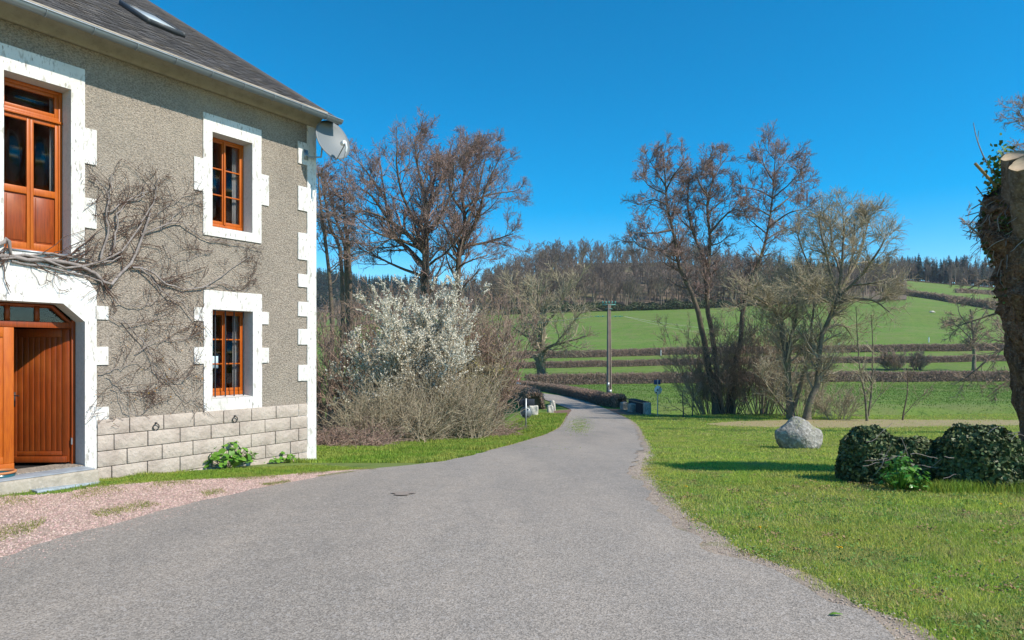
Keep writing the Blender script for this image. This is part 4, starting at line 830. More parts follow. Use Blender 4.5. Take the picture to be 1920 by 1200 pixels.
shrub('brown_bush', 'dense brown twiggy bush at the foot of the slender alders', 'bush', base(660, 0, 33), 3.4, 9.0, 60, SH(11, 8, 1.5, .6, .01), M['twig_brown'], 75, lean=.45, r0=.035)
shrub('brown_bush', 'brown twiggy bush rising behind the blossoming bush', 'bush', base(770, 0, 35), 3.8, 9.6, 60, SH(10, 8, 1.5, .6, .01), M['twig_brown'], 76, lean=.45, r0=.035)
shrub('brown_bush', 'brown twiggy bush between the brown thicket and the upright alder', 'bush', base(865, 0, 36), 3.2, 10, 60, SH(10, 8, 1.5, .6, .01), M['twig_brown'], 77, lean=.4, r0=.035)
shrub('brown_bush', 'tall brown thicket behind the others, nearest the ivy-trunked tree', 'bush', base(902, 0, 52), 2.0, 12.0, 60, SH(10, 8, 1.8, .8, .014), M['twig_pale'], 78, lean=.26, r0=.05)
# dead bramble heap and dry stalks along the verge
def bramble(name, label, pxs, Y, h, n, seed, m, r=.011, lo=.0, up=.9, dr=-.2):
    rg = np.random.default_rng(seed); x0, x1 = [(p-CX)/F*Y for p in pxs]; c = np.array([(x0+x1)/2, Y, float(H((x0+x1)/2, Y))]); t = empty(name, tuple(c), label, 'bramble')
    S0 = np.stack([rg.uniform(x0, x1, n)-c[0], rg.normal(size=n)*.7, 0*np.ones(n)], 1); S0[:, 2] = H(S0[:, 0]+c[0], S0[:, 1]+c[1])-c[2]-.05
    D = unit(rg.normal(size=(n, 3))*np.array([1, 1, .25])+np.array([0, 0, up])); pts = [S0]; K = 8; L_ = rg.uniform(.5, 1.4, n)*h*1.6
    for k in range(K-1): D = unit(D+rg.normal(size=(n, 3))*.16+np.array([0, 0, dr])); pts.append(pts[-1]+D*(L_/(K-1))[:, None])
    P = np.stack(pts, 1); gz = H(P[..., 0]+c[0], P[..., 1]+c[1])-c[2]; P[..., 2] = np.maximum(P[..., 2], gz+lo)
    a = Acc(); tubes(a, P, np.full((n, K), r)*np.linspace(1, .5, K)[None], 3); a.build('canes', m, t)
    C, Rr = grow(P, np.full((n, K), r), 5, .1, 1, .3, 50, 4, 0, .2, .7, rg, rmin=.005); a = Acc(); tubes(a, C, Rr, 3); a.build('side_shoots', m, t)
bramble('bramble', 'heap of dead reddish bramble on the verge beside the house corner', (575, 735), 20.5, .5, 1300, 81, M['bramble'])
bramble('bramble', 'dry brown stalks at the foot of the blossoming bush', (665, 820), 23, 1.0, 900, 82, M['twig_pale'], up=2.2, dr=-.05)
bramble('bramble', 'dry pale stalks standing along the verge below the tan thicket', (740, 905), 25, 1.3, 1300, 83, M['twig_pale'], up=2.6, dr=-.02)
bramble('bramble', 'dry brown growth sloping down to the stream left of the signpost', (895, 948), 37, 1.0, 900, 84, M['bramble'], .014)
bramble('bramble', 'dead growth filling the hollow behind the verge heap', (590, 900), 29, 1.5, 1800, 85, M['twig_brown'], .014)
# understorey right of the lane
shrub('willow_thicket', 'grey-brown thicket of straight thin stems around the feet of the tall alders', 'bush', base(1338, 0, 54), 3.6, 9.5, 54, SH(10, 9, 1.7, .6, .009), M['twig_brown'], 91, lean=.55, r0=.035, bud=(M['bud_yellow'], .04, 1, .12))
shrub('willow_thicket', 'pale thicket leaning left in front of the tall alder trunks', 'bush', base(1368, 0, 53), 2.6, 8.4, 38, SH(10, 9, 1.6, .6, .009), M['twig_brown'], 92, lean=.6, r0=.03, bud=(M['bud_yellow'], .04, 1, .15))
shrub('willow_thicket', 'brown thicket between the tall alders and the many-stemmed willow', 'bush', base(1425, 0, 52), 3.6, 10.0, 48, SH(10, 9, 1.6, .6, .009), M['twig_brown'], 93, lean=.5, r0=.035)
shrub('willow_thicket', 'thin low growth right of the leaning willow trunk', 'bush', base(1570, 0, 47), 2.4, 2.6, 34, SH(7, 6, 1.0, .45, .008), M['twig_pale'], 94, lean=.8, r0=.02)
shrub('willow_thicket', 'tangle of pale twigs between the two willow trunks', 'bush', base(1500, 0, 50), 3.4, 9.4, 40, SH(10, 9, 1.6, .6, .009), M['twig_pale'], 95, lean=.55, r0=.03, bud=(M['bud_yellow'], .04, 1, .15))
shrub('round_bush', 'rounded brown bush in the field in front of the far hedges', 'bush', base(1672, 694), 3.4, 5.0, 46, SH(8, 6, 1.6, .8, .03), M['twig_brown'], 96, lean=.7, r0=.06, bud=(M['bud_yellow'], .08, 1, .3))
shrub('round_bush', 'small dark bush right of the rounded one in the field', 'bush', base(1722, 694), 2.2, 4.6, 36, SH(8, 6, 1.4, .7, .03), M['twig_brown'], 97, lean=.5, r0=.06)
# lone tree beyond the bridge
b_ = gat(1012, 719); YL = b_[1]
tree('ivy_trunk_tree', 'lone grey tree with ivy-clad trunk beside the far bend of the lane', 'tree', YL, [
 ([(1012, 722), (1013, 700), (1015, 665), (1017, 640), (1020, 605), (1025, 562)], .95, .22), ([(1018, 660), (1030, 650, -1), (1062, 641, -3), (1098, 630, -4)], .38, .1), ([(1018, 645), (1000, 638, 2), (978, 625, 3), (962, 612, 4)], .3, .08), ([(1017, 635), (1003, 605, 3), (996, 565, 4), (985, 545, 4)], .28, .08), ([(1022, 610), (1042, 585, -2), (1058, 555, -3), (1070, 540, -3)], .25, .08), ([(1040, 648, -2), (1070, 610, -4), (1095, 580, -5)], .2, .07), ([(1020, 600), (1010, 570, -3), (1008, 535, -4)], .2, .07)],
 [dict(n=.9, absl=6.5, ang=50, K=7, up=.1, wob=.14, rr=.5, rmin=.06, t0=.2, S=4, taper=.35), dict(n=8, ratio=.5, ang=42, K=5, up=.05, wob=.14, rr=.6, rmin=.035, taper=.3), dict(n=5, absl=1.8, ang=38, K=3, up=.05, wob=.14, rr=.7, rmin=.03, taper=.3)], M['bark_grey'], M['twig_pale'], 101, ivy=[(0, .02, .5, 1500, .45)])
b_ = gat(1826, 697); YL = b_[1]
tree('pale_tree', 'distant tree with a pale slender trunk standing in the field near the right edge', 'tree', YL, [
 ([(1827, 698), (1826, 660), (1824, 620), (1820, 580)], .42, .15), ([(1826, 650), (1850, 625), (1880, 612)], .16, .05), ([(1825, 640), (1800, 615), (1780, 602)], .16, .05), ([(1824, 620), (1845, 590), (1858, 565)], .15, .05), ([(1824, 620), (1800, 590), (1795, 560)], .15, .05)],
 [dict(n=1.2, absl=4.5, ang=55, K=6, up=.04, wob=.14, rr=.5, rmin=.05, t0=.3, S=4), dict(n=7, ratio=.5, ang=42, K=4, up=.02, wob=.14, rr=.6, rmin=.03), dict(n=4, absl=1.2, ang=38, K=3, up=0, wob=.14, rr=.7, rmin=.028)], M['bark_grey'], M['twig_brown'], 102)
# tree at the right edge, trunk mostly out of frame, long near-level boughs reaching in
tree('spreading_tree', 'bare tree at the right edge with long level boughs reaching out behind the pollard', 'tree', 30, [
 ([(2010, 835), (2005, 700), (1990, 500), (1975, 350), (1950, 250), (1925, 195)], .35, .04), ([(2000, 640), (1930, 640, -1), (1880, 652, -1), (1835, 690, -1), (1800, 715, -1)], .1, .02), ([(1995, 600), (1920, 575, 1), (1860, 590, 2), (1795, 612, 2)], .09, .02), ([(1992, 520), (1920, 500, 1), (1860, 520, 1), (1810, 545, 1)], .09, .02), ([(2002, 700), (1940, 690, 0), (1890, 715, 0), (1850, 745)], .07, .02),
 ([(1985, 460), (1900, 430), (1850, 440), (1805, 432)], .07, .015), ([(1960, 280), (1930, 240, 1), (1908, 205, 1)], .05, .015), ([(1970, 330), (1930, 300, -1), (1890, 275, -1)], .05, .015), ([(1995, 620), (2060, 560), (2100, 470)], .12, .03), ([(1985, 450), (2050, 400), (2090, 300)], .12, .03)],
 [dict(n=2.6, absl=1.5, ang=50, K=6, up=.03, wob=.12, rr=.45, rmin=.012, t0=.2, S=3, taper=.4), dict(n=7, ratio=.42, ang=45, K=4, up=.0, wob=.15, rr=.6, rmin=.008), dict(n=4, absl=.35, ang=40, K=3, up=0, wob=.15, rr=.7, rmin=.007)], M['bark'], M['twig_brown'], 103, bud=(M['catkin'], .02, 1, .5))
# trees outside the right edge that shade the lawn strip
tree('shade_tree', 'bare tree standing outside the right edge, shading the lawn behind the ivy mound', 'tree', 20, [([(2230, 860), (2240, 700), (2230, 500), (2200, 380)], .3, .1), ([(2235, 650), (2300, 560), (2330, 480)], .15, .04), ([(2235, 620), (2150, 540), (2110, 470)], .15, .04)],
 [dict(n=3, absl=2.2, ang=50, K=6, up=.06, wob=.12, rr=.5, rmin=.02, t0=.25, S=3), dict(n=8, ratio=.45, ang=42, K=4, up=.03, wob=.15, rr=.6, rmin=.014), dict(n=5, absl=.6, ang=40, K=3, rr=.7, rmin=.012)], M['bark'], M['twig_brown'], 104)

# ---- hedges
def hedge(name, label, pts, wd, h, size, dens, seed, group='clipped field hedges'):
    rg = np.random.default_rng(seed); P = even(np.array(pts), max(12, int(len(pts)*14))); s = np.concatenate([[0], np.cumsum(np.linalg.norm(np.diff(P, axis=0), axis=1))]); L_ = s[-1]
    c = P[len(P)//2].copy(); c[2] = float(H(c[0], c[1])); t = empty(name, tuple(c), label, 'hedge', group=group)
    d = unit(np.gradient(P, axis=0)); sd = np.stack([d[:, 1], -d[:, 0], 0*s], 1); n = len(P)
    prof = [(-.5, -.1), (-.46, .55), (-.36, .9), (0, .97), (.36, .9), (.46, .55), (.5, -.1)]
    V = np.stack([P+sd*(a*wd*.8)+np.array([0, 0, 1])*(H(P[:, 0], P[:, 1])+b*h*.86*(1+.05*noise1(s, seed, .8))-P[:, 2])[:, None] for a, b in prof], 1)
    V = V[1:-1]; n = len(V); i = np.arange(n*7).reshape(n, 7); a = Acc(); a.add((V-c).reshape(-1, 3), np.stack([i[:-1, :-1], i[:-1, 1:], i[1:, 1:], i[1:, :-1]], -1).reshape(-1, 4), )
    for e in (0, n-1): a.add(V[e]-c, t=[(0, k, k+1) for k in range(1, 6)])
    a.build('hedge_core', M['hedge_core'], t)
    N = int(L_*dens); u = rg.random(N)*L_; cx = np.stack([np.interp(u, s, P[:, k]) for k in range(3)], 1); sx = unit(np.stack([np.interp(u, s, sd[:, k]) for k in range(3)], 1))
    pr_ = np.array(prof); w_ = rg.random(N)*6; k = w_.astype(int); f = w_-k; off = pr_[k]*(1-f)[:, None]+pr_[k+1]*f[:, None]; rad = rg.uniform(.86, 1.06, N)
    Z = H(cx[:, 0], cx[:, 1]); lump = 1+.07*noise1(u, seed, .8)+.05*noise1(u, seed+3, 3)
    S0 = cx+sx*(off[:, 0]*wd*rad)[:, None]; S0[:, 2] = Z+np.maximum(off[:, 1], .02)*h*rad*lump
    D = unit(rg.normal(size=(N, 3))+np.array([0, 0, 1.2])); Tp = np.stack([S0, S0+D*(size*rg.uniform(.6, 1.6, N))[:, None]], 1)-c
    a = Acc(); tubes(a, Tp, np.full((N, 2), size*.11), 3); leafs(a, S0-c, size*.42, rg); a.build('hedge_twigs', M['hedge_twig'], t)
def hl(lst, Y=None): return [gat(x, y) for x, y in lst]
hedge('field_hedge', 'nearest long clipped hedge crossing the flat meadow', hl([(985, 722), (1060, 721), (1200, 719), (1400, 716.5), (1600, 715), (1750, 715), (1900, 714), (2100, 713)]), 1.8, 1.75, .3, 260, 111)
hedge('field_hedge', 'thin middle clipped hedge behind the utility pole', hl([(880, 694), (960, 691), (1100, 688), (1300, 684), (1500, 681), (1700, 680), (1900, 677), (2100, 676)]), 1.5, 1.35, .32, 200, 112)
hedge('field_hedge', 'third clipped hedge at the foot of the rising pasture', hl([(880, 674), (960, 672), (1100, 670), (1200, 667), (1300, 664), (1450, 662), (1600, 660), (1750, 658), (1900, 657), (2100, 657)]), 2.0, 1.75, .4, 180, 113)
hedge('field_hedge', 'hedge running slantwise down the far right hillside', hl([(1640, 545), (1665, 548), (1700, 554), (1760, 563), (1850, 578), (1960, 596)]), 3, 3.4, 1.0, 30, 114)
hedge('lane_hedge', 'clipped hedge along the right side of the far lane, ending at the utility pole', hl([(950, 726), (975, 726.5), (1010, 731.5), (1050, 738), (1090, 748), (1125, 757.5), (1165, 764.5)]), 1.1, .95, .2, 800, 115)
hedge('lane_hedge', 'clipped hedge left of the far lane, ending at the pale stone block', hl([(915, 742), (945, 742.5), (980, 751), (1003, 768)]), 1.5, 1.35, .2, 900, 116)
hedge('lane_hedge', 'dark hedge beside the junction behind the triangular sign', hl([(800, 727), (860, 727), (925, 727), (944, 728)]), 1.4, 1.6, .2, 300, 117)
hedge('field_hedge', 'low far hedge line high in the right-hand pasture', hl([(1790, 549), (1850, 552), (1920, 556)]), 2, 2.6, .9, 25, 118)

# ---- woods
def far_tree(rg, h, kind):
    a = Acc(); K = 5
    if kind == 'bare':
        P = np.array([[[0, 0, 0], [0, 0, h*.25], [rg.normal()*h*.02, rg.normal()*h*.02, h*.5], [rg.normal()*h*.03, rg.normal()*h*.03, h*.75], [0, 0, h]]]); R = np.array([[.3, .25, .19, .12, .05]])*h/15
        tubes(a, P, R, 4); C, r = grow(P, R, 16, .3, 1, .42, 38, 4, .14, .1, .55, rg, rmin=.07, taper=.5); tubes(a, C, r, 3)
        C, r = grow(C, r, 7, .15, 1, .5, 36, 3, .1, .12, .6, rg, rmin=.045); tubes(a, C, r, 3)
        C, r = grow(C, r, 4, .2, 1, .65, 38, 2, .1, .12, .6, rg, rmin=.035); p, e = C[:, 0], C[:, 1]; sd = unit(np.cross(e-p, rg.normal(size=p.shape)))*.055
        a.add(np.stack([p-sd, p+sd, e+sd*.6, e-sd*.6], 1).reshape(-1, 3), np.arange(len(p)*4).reshape(-1, 4))
    else:
        P = np.array([[[0, 0, 0], [0, 0, h*.5], [0, 0, h]]]); tubes(a, P, np.array([[.3, .2, .04]]), 4)
        n = 420 if kind == 'fir' else 90; t = rg.random(n)**.85; z = h*(.12+.87*t); rr = (h*.2*(1-t)**.8+.25)*rg.uniform(.6, 1.15, n); an = rg.random(n)*2*math.pi
        tip = np.stack([np.cos(an)*rr, np.sin(an)*rr, z-rr*.3], 1); s = np.stack([0*z, 0*z, z], 1); sd = np.stack([-np.sin(an), np.cos(an), 0*an], 1)*((.3+rr*.16)*(1 if kind == 'fir' else 2.3))[:, None]
        mid = s*.4+tip*.6; V = np.stack([s, mid+sd, tip, mid-sd], 1)+np.array([0, 0, 0]); a.add(V.reshape(-1, 3), np.arange(n*4).reshape(n, 4))
    return a.arrays()
def wood(name, label, rows, variants, kinds, m, hr, seed):
    """rows: (px0, px1, Y0, Y1, count)"""
    rg = np.random.default_rng(seed); T = [far_tree(rg, 1*hr, k) for k in kinds for _ in range(variants)]; a = Acc()
    for (p0, p1, Y0, Y1, n) in rows:
        for _ in range(n):
            Y = rg.uniform(Y0, Y1); X = (rg.uniform(p0, p1)-CX)/F*Y; v, q, t = T[rg.integers(len(T))]
            s = rg.uniform(.65, 1.12)*(1+.12*math.sin(X*.06)+.08*math.sin(X*.017+1)); an = rg.random()*6.28; c_, s_ = math.cos(an), math.sin(an)
            w_ = v*np.array([s*1.05, s*1.05, s]); w_ = np.stack([w_[:, 0]*c_-w_[:, 1]*s_, w_[:, 0]*s_+w_[:, 1]*c_, w_[:, 2]], 1)+np.array([X, Y, float(H(X, Y))-.3]); a.add(w_, q if len(q) else None, t if len(t) else None)
    return tag(a.build(name, m), label, kind='stuff')
M['wood_far'] = mat('winter_wood', (.21, .165, .125), [(.03, (.25, .17, .13), .4, .6, .8), (.06, (.19, .19, .1), .5, .65, .7), (.02, (.15, .13, .115), .45, .6, .6)], rough=.95, island=.3)
M['conifer'] = mat('dark_conifer', (.04, .075, .045), [(.05, (.06, .08, .035), .45, .6, .7)], rough=.9, island=.35)
M['evergreen'] = mat('evergreen_scrub', (.055, .08, .035), [(.2, (.12, .1, .05), .45, .6, .8)], rough=.9, island=.4)
wood('woodland', 'leafless wood covering the hill behind the utility pole', [(900, 1640, 383, 396, 150), (900, 1640, 396, 440, 300), (900, 1660, 440, 500, 330), (880, 1700, 500, 560, 260)], 4, ['bare'], M['wood_far'], 17, 201)
wood('distant_wood', 'leafless part of the wood on the far right ridge', [(1500, 2150, 608, 640, 190), (1500, 2200, 640, 700, 150)], 3, ['bare'], M['wood_far'], 19, 202)
wood('conifer_wood', 'dark conifers along the far right ridge', [(1500, 2200, 650, 700, 220), (1500, 2200, 612, 650, 60), (1460, 1680, 480, 540, 30)], 3, ['fir'], M['conifer'], 24, 203)
wood('distant_wood', 'dark wooded ridge far away behind the alders on the left', [(300, 960, 780, 1140, 1500), (300, 960, 1120, 1150, 350)], 3, ['fir_far'], M['conifer'], 20, 204)
wood('distant_wood', 'leafless wood on the low slope behind the left alders', [(300, 960, 385, 520, 420)], 3, ['bare'], M['wood_far'], 15, 205)
# evergreen scrub along the wood's foot
rg = np.random.default_rng(206); a = Acc(); n = 26000
px_ = rg.uniform(950, 1600, n); Y_ = rg.uniform(378, 388, n); X_ = (px_-CX)/F*Y_; hh = (2.0+2.4*np.abs(noise1(X_, 2, .12)))*np.sqrt(rg.random(n)); leafs(a, np.stack([X_, Y_, H(X_, Y_)+hh], 1), .5, rg)
tag(a.build('undergrowth', M['evergreen']), 'dark scrub along the lower edge of the hill wood', kind='stuff')
# wood floor
M['wood_floor'] = mat('leaf_strewn_wood_floor', (.17, .125, .09), [(.2, (.1, .08, .055), .42, .6, .8), (.05, (.12, .13, .05), .5, .65, .7)], rough=1, bump=[(1, .8, .3)])
def floor_(p0, p1, Y0, Y1, label):
    yy = np.linspace(Y0, Y1, 60)[:, None]; pp = np.linspace(p0, p1, 160)[None]; yy = yy+1.5*noise1(pp*.1, 3, .6)*(yy < Y0+2); X = (pp-CX)/F*yy; yy = yy+0*X; i = np.arange(X.size).reshape(X.shape)
    a = Acc(); a.add(np.stack([X, yy, H(X, yy)+.35], -1).reshape(-1, 3), np.stack([i[:-1, :-1], i[:-1, 1:], i[1:, 1:], i[1:, :-1]], -1).reshape(-1, 4)); tag(a.build('ground', M['wood_floor'], smooth=True), label, kind='structure')
floor_(880, 1700, 381, 590, 'brown leaf-strewn floor of the hill wood'); floor_(1500, 2200, 607, 720, 'brown floor of the far right wood'); floor_(200, 975, 384, 590, 'brown floor of the wood on the left slope')
floor_(200, 975, 770, 1160, 'dark floor of the far wooded ridge')
# ------------------------------------------------------------------ objects
M['concrete'] = mat('pole_concrete', (.24, .19, .155), [(1.5, (.17, .14, .12), .4, .65, .8)], rough=.9)
M['galv'] = mat('galvanised', (.45, .48, .5), [(6, (.35, .38, .4), .45, .6, .6)], rough=.45, metal=.5)
M['green_glass'] = mat('green_insulator', (.08, .3, .25), rough=.3, spec=.6)
M['parapet'] = mat('lichened_stone', (.36, .33, .29), [(3, (.2, .19, .17), .45, .6, .85), (9, (.55, .52, .46), .52, .66, .8), (25, (.3, .27, .22), .5, .7, .5)], rough=.95, bump=[(8, .7, .05)])
b = gat(1142, 755); s = b[1]/F
pole = empty('utility_pole', tuple(b), 'tall slim concrete electricity pole standing at the far end of the bridge', 'utility pole')
hp = (755-570)*s; a = Acc()
def Hsec(acc, z0, z1, w0, w1):
    for sx in (-1, 1):
        v = [(sx*ww*(.5 if k else .26), y, z) for z, ww in ((z0, w0), (z1, w1)) for k in (0, 1) for y in (-ww*.42, ww*.42)]
        acc.add(v, [(0, 1, 5, 4), (2, 6, 7, 3), (0, 4, 6, 2), (1, 3, 7, 5), (4, 5, 7, 6)])
    acc.add([(-w0*.27, 0-.05, z0), (w0*.27, -.05, z0), (w1*.27, -.05, z1), (-w1*.27, -.05, z1), (-w0*.27, .05, z0), (w0*.27, .05, z0), (w1*.27, .05, z1), (-w1*.27, .05, z1)], [(0, 1, 2, 3), (5, 4, 7, 6)])
Hsec(a, -.3, hp, .42, .26); po = a.build('pole_shaft', M['concrete'], pole); po.rotation_euler = (0, 0, .5)
a = Acc(); a.box(-.62, .62, -.05, .05, hp-.12, hp-.02); a.box(-.3, .3, -.1, .1, hp-.5, hp-.44)
for k in range(5): a.tube([(-.6+k*.3, 0, hp-.05), (-.6+k*.3, 0, hp+.1)], .015, 5)
a.build('crossarm', mat('green_steel', (.1, .28, .26), rough=.6), pole)
for k in range(5):
    i_ = Acc(); lathe(i_, [(0, 0), (.05, 0), (.075, .06), (.04, .09), (.07, .14), (.03, .2), (0, .21)], 10, (-.6+k*.3, 0, hp+.08)); i_.build('insulator', M['green_glass'], pole, smooth=True)
for k, sx in enumerate((-1, 1)):
    i_ = Acc(); z = (755-593)*s; i_.tube([(sx*.12, 0, z-.25 if sx > 0 else z), (sx*.35, -.05, z+.02), (sx*.5, 0, z)], .02, 6)
    i_.tube([(sx*.4, 0, z), (sx*1.36, 0, z-.01)], .02, 5)
    for q_ in range(4): i_.tube([(sx*(.55+q_*.22), 0, z), (sx*(.66+q_*.22), 0, z-.01)], .065 if q_ % 2 == 0 else .035, 8)
    i_.build('line_clamp', M['green_glass'], pole)
a = Acc(); a.box(-.2, -.02, -.3, -.2, 1.5, 1.95); a.box(-.1, .2, -.32, -.2, .95, 1.25); a.box(-.09, -.05, -.27, -.23, 1.2, 1.55); a.build('junction_box', M['galv'], pole)
M['wire'] = mat('pale_cable', (.45, .45, .42), rough=.6)
p0 = np.array([b[0]-1.4, b[1], b[2]+(755-593)*s]); p1 = at(700, 598, 160); a = Acc(); u = np.linspace(0, 1, 30)[:, None]; P = p0*(1-u)+p1*u; P[:, 2] -= (1.6*4*u*(1-u))[:, 0]; a.tube(P, .013, 4)
tag(a.build('overhead_cable', M['wire']), 'thin pale cable running left from the utility pole', 'cable')
p0 = np.array([b[0]+1.4, b[1], b[2]+(755-593)*s])
for j, yy in enumerate((612, 618)):
    p1 = at(1500, yy, 120); a = Acc(); P = p0*(1-u)+p1*u; P[:, 2] -= ((1+j*.5)*4*u*(1-u))[:, 0]; a.tube(P, .009, 4)
    tag(a.build('overhead_cable', M['wire']), ['upper', 'lower'][j]+' of the two thin cables running right from the utility pole', 'cable')
# signs
M['sign_back'] = mat('sign_back_grey', (.3, .33, .34), rough=.5, metal=.3); M['sign_dark'] = mat('dark_panel_back', (.055, .06, .075), rough=.5)
M['sign_blue'] = mat('navy_panel', (.01, .05, .14), rough=.5); M['sign_white'] = mat('sign_white', (.72, .75, .72), rough=.5); M['sign_black'] = mat('sign_black', (.012, .02, .05), rough=.5); M['sign_red'] = mat('sign_red', (.6, .03, .04), rough=.5)
def disc(acc, r, y0, y1, z, S=32):
    lathe_v = [(r*math.cos(2*math.pi*j/S), y, z+r*math.sin(2*math.pi*j/S)) for y in (y0, y1) for j in range(S)]+[(0, y0, z), (0, y1, z)]
    acc.add(lathe_v, [(j, (j+1) % S, S+(j+1) % S, S+j) for j in range(S)], [(2*S, (j+1) % S, j) for j in range(S)]+[(2*S+1, S+j, S+(j+1) % S) for j in range(S)])
def post(acc, h, w=.06): acc.box(-w/2, w/2, -w*.3, w*.3, -.2, h)
b = gat(986, 806); s = b[1]/F; sg_ = empty('road_sign', tuple(b), 'road sign left of the lane seen from behind, dark rectangular panel above a grey disc', 'road sign', -.12)
a = Acc(); post(a, 59*s, .075); a.build('post', M['galv'], sg_)
a = Acc(); a.box(-16*s, 16*s, .03, .05, 45.5*s, 58*s); a.build('sign_panel', M['sign_dark'], sg_, bevel=.01)
a = Acc(); zc, R_ = 33*s, 10.5*s; disc(a, R_, .035, .05, zc); S_ = 32
a.tube([(R_*math.cos(t), .04, zc+R_*math.sin(t)) for t in np.linspace(0, 2*math.pi, 33)], .014, 5, cap=False)
a.build('sign_disc', M['sign_back'], sg_)
for z in (zc+.18, zc-.18):
    a = Acc(); a.box(-.16, .16, -.0, .034, z-.02, z+.02); a.build('clamp', M['sign_dark'], sg_)
b = gat(1233, 779); s = b[1]/F; sg_ = empty('road_sign', tuple(b), 'white round end of 40 zone sign under a navy panel right of the bridge', 'road sign', .42)
a = Acc(); a.tube([(0, 0, -.2), (0, 0, 66*s)], .04, 8); a.build('post', M['galv'], sg_)
a = Acc(); a.box(-7.6*s, 7.6*s, .045, .06, 58*s, 66.5*s); a.build('sign_panel', M['sign_blue'], sg_, bevel=.005)
a = Acc(); a.box(-.03, .03, -.02, .0, 57*s, 67.5*s); a.build('panel_bracket', M['galv'], sg_)
zc, R_ = 47.5*s, 8.2*s; a = Acc(); disc(a, R_, -.065, -.05, zc); fc = a.build('sign_disc', M['sign_white'], sg_)
a = Acc(); a.tube([(R_*math.cos(t), -.058, zc+R_*math.sin(t)) for t in np.linspace(0, 2*math.pi, 33)], .012, 5, cap=False); a.build('disc_rim', M['galv'], fc)
def text_mesh(txt, size, m, parent, loc, name, off=.012):
    c = bpy.data.curves.new(name, 'FONT'); c.body = txt; c.size = size; c.align_x = 'CENTER'; c.align_y = 'CENTER'; c.extrude = .003; c.offset = off
    o = bpy.data.objects.new(name, c); COL.objects.link(o); dg = bpy.context.evaluated_depsgraph_get(); me = bpy.data.meshes.new_from_object(o.evaluated_get(dg)); bpy.data.objects.remove(o)
    me.materials.clear(); me.materials.append(m); o = link(name, me, parent); o.location = loc; o.rotation_euler = (math.pi/2, 0, 0); return o
text_mesh('40', R_*.98, M['sign_black'], fc, (0, -.072, zc+.0), 'numerals', .001)
dx = R_*.93*.707
for sg2 in (-1, 1):
    a = Acc()
    c0 = np.array([sg2*dx, 0, sg2*dx]); c1 = np.array([sg2*dx*.62, 0, sg2*dx*.62]); n_ = np.array([-.707, 0, .707])*R_*.17
    V = [c0-n_, c0+n_, c1+n_, c1-n_]; V = [(v[0], y, v[2]+zc) for y in (-.0685, -.066) for v in V]; a.add(V, [(0, 1, 2, 3), (7, 6, 5, 4), (0, 4, 5, 1), (1, 5, 6, 2), (2, 6, 7, 3), (3, 7, 4, 0)])
    a.build('diagonal_bar', M['sign_black'], fc)
b = gat(972, 733.5); s = b[1]/F; sg_ = empty('give_way_sign', tuple(b), 'red and white triangular give way sign beside the far bend of the lane', 'road sign')
a = Acc(); a.tube([(0, 0, -.2), (0, 0, 20*s)], .04, 6); a.build('post', mat('blue_painted_post', (.12, .25, .5), rough=.5), sg_)
zt, hw_ = 25.5*s, 4.6*s; tri = lambda k: [(-hw_*k, zt-(1-k)*hw_*.58), (hw_*k, zt-(1-k)*hw_*.58), (0, zt-hw_*1.75+(1-k)*hw_*1.15)]
prism('sign_triangle', tri(1), -.09, -.06, M['sign_red'], sg_); prism('sign_centre', tri(.55), -.1, -.0905, M['sign_white'], sg_)
a = Acc(); a.box(-4*s, 4*s, -.09, -.07, 13.6*s, 16*s); a.build('sub_plate', mat('pale_blue_plate', (.3, .5, .7), rough=.5), sg_)
# stones of the bridge
def block(name, label, px, py, wpx, hpx, depth, seed, rot=0, dome=0, m=None, group=None, taper=.0, dz=0, cat='stone block'):
    b = gat(px, py); s = b[1]/F; W, Hh = wpx*s, hpx*s; rg = np.random.default_rng(seed)
    bm = bmesh.new(); bmesh.ops.create_cube(bm, size=1); bmesh.ops.subdivide_edges(bm, edges=bm.edges, cuts=7, use_grid_fill=True)
    for v in bm.verts:
        p = v.co; x, y, z = p.x, p.y, p.z+.5; k = 1-taper*z
        q = Vector((x*W*k, y*depth*k, z*Hh*(1+dome*(1-(2*x)**2)*(1 if z > .9 else z))))
        rr = .03*Hh; q += Vector(((math.sin(y*9+seed+z*5)+rg.normal()*.25)*rr, (math.sin(x*8+seed*2+z*6)+rg.normal()*.25)*rr, (math.sin(x*7+y*5+seed)+rg.normal()*.2)*rr if z > .1 else 0)); v.co = q
    bmesh.ops.smooth_vert(bm, verts=bm.verts, factor=.4, use_axis_x=True, use_axis_y=True, use_axis_z=True)
    for f in bm.faces: f.smooth = True
    me = bpy.data.meshes.new(name); bm.to_mesh(me); bm.free(); me.materials.append(m or M['parapet']); o = link(name, me); o.location = (b[0], b[1], b[2]-.06+dz); o.rotation_euler = (0, 0, rot)
    return tag(o, label, cat, group)
M['pale_stone'] = mat('pale_lichen_stone', (.58, .54, .46), [(4, (.34, .31, .27), .5, .62, .85), (14, (.68, .64, .56), .5, .7, .6)], rough=.95, bump=[(8, .7, .05)])
GB_ = 'stone blocks guarding the bridge'
block('stone_block', 'pale broad stone block at the end of the left lane hedge', 1000, 781, 17, 22, 1.0, 1, 0, m=M['pale_stone'], group=GB_)
block('stone_block', 'front stone of the pair standing left of the bridge', 1031.5, 777, 11, 17, .5, 2, .1, .1, M['pale_stone'], GB_, .12)
block('stone_block', 'taller rear stone of the pair standing left of the bridge', 1036, 771, 9, 20, .5, 3, .1, .1, M['pale_stone'], GB_, .1)
block('stone_block', 'small grey stone block at the end of the hedge by the utility pole', 1170.5, 768, 11.5, 15, .6, 4, .25, .05, None, GB_)
block('stone_block', 'grey stone block just left of the bridge wall with its shade painted black', 1186, 773, 13, 17, .7, 5, .25, .05, None, GB_)
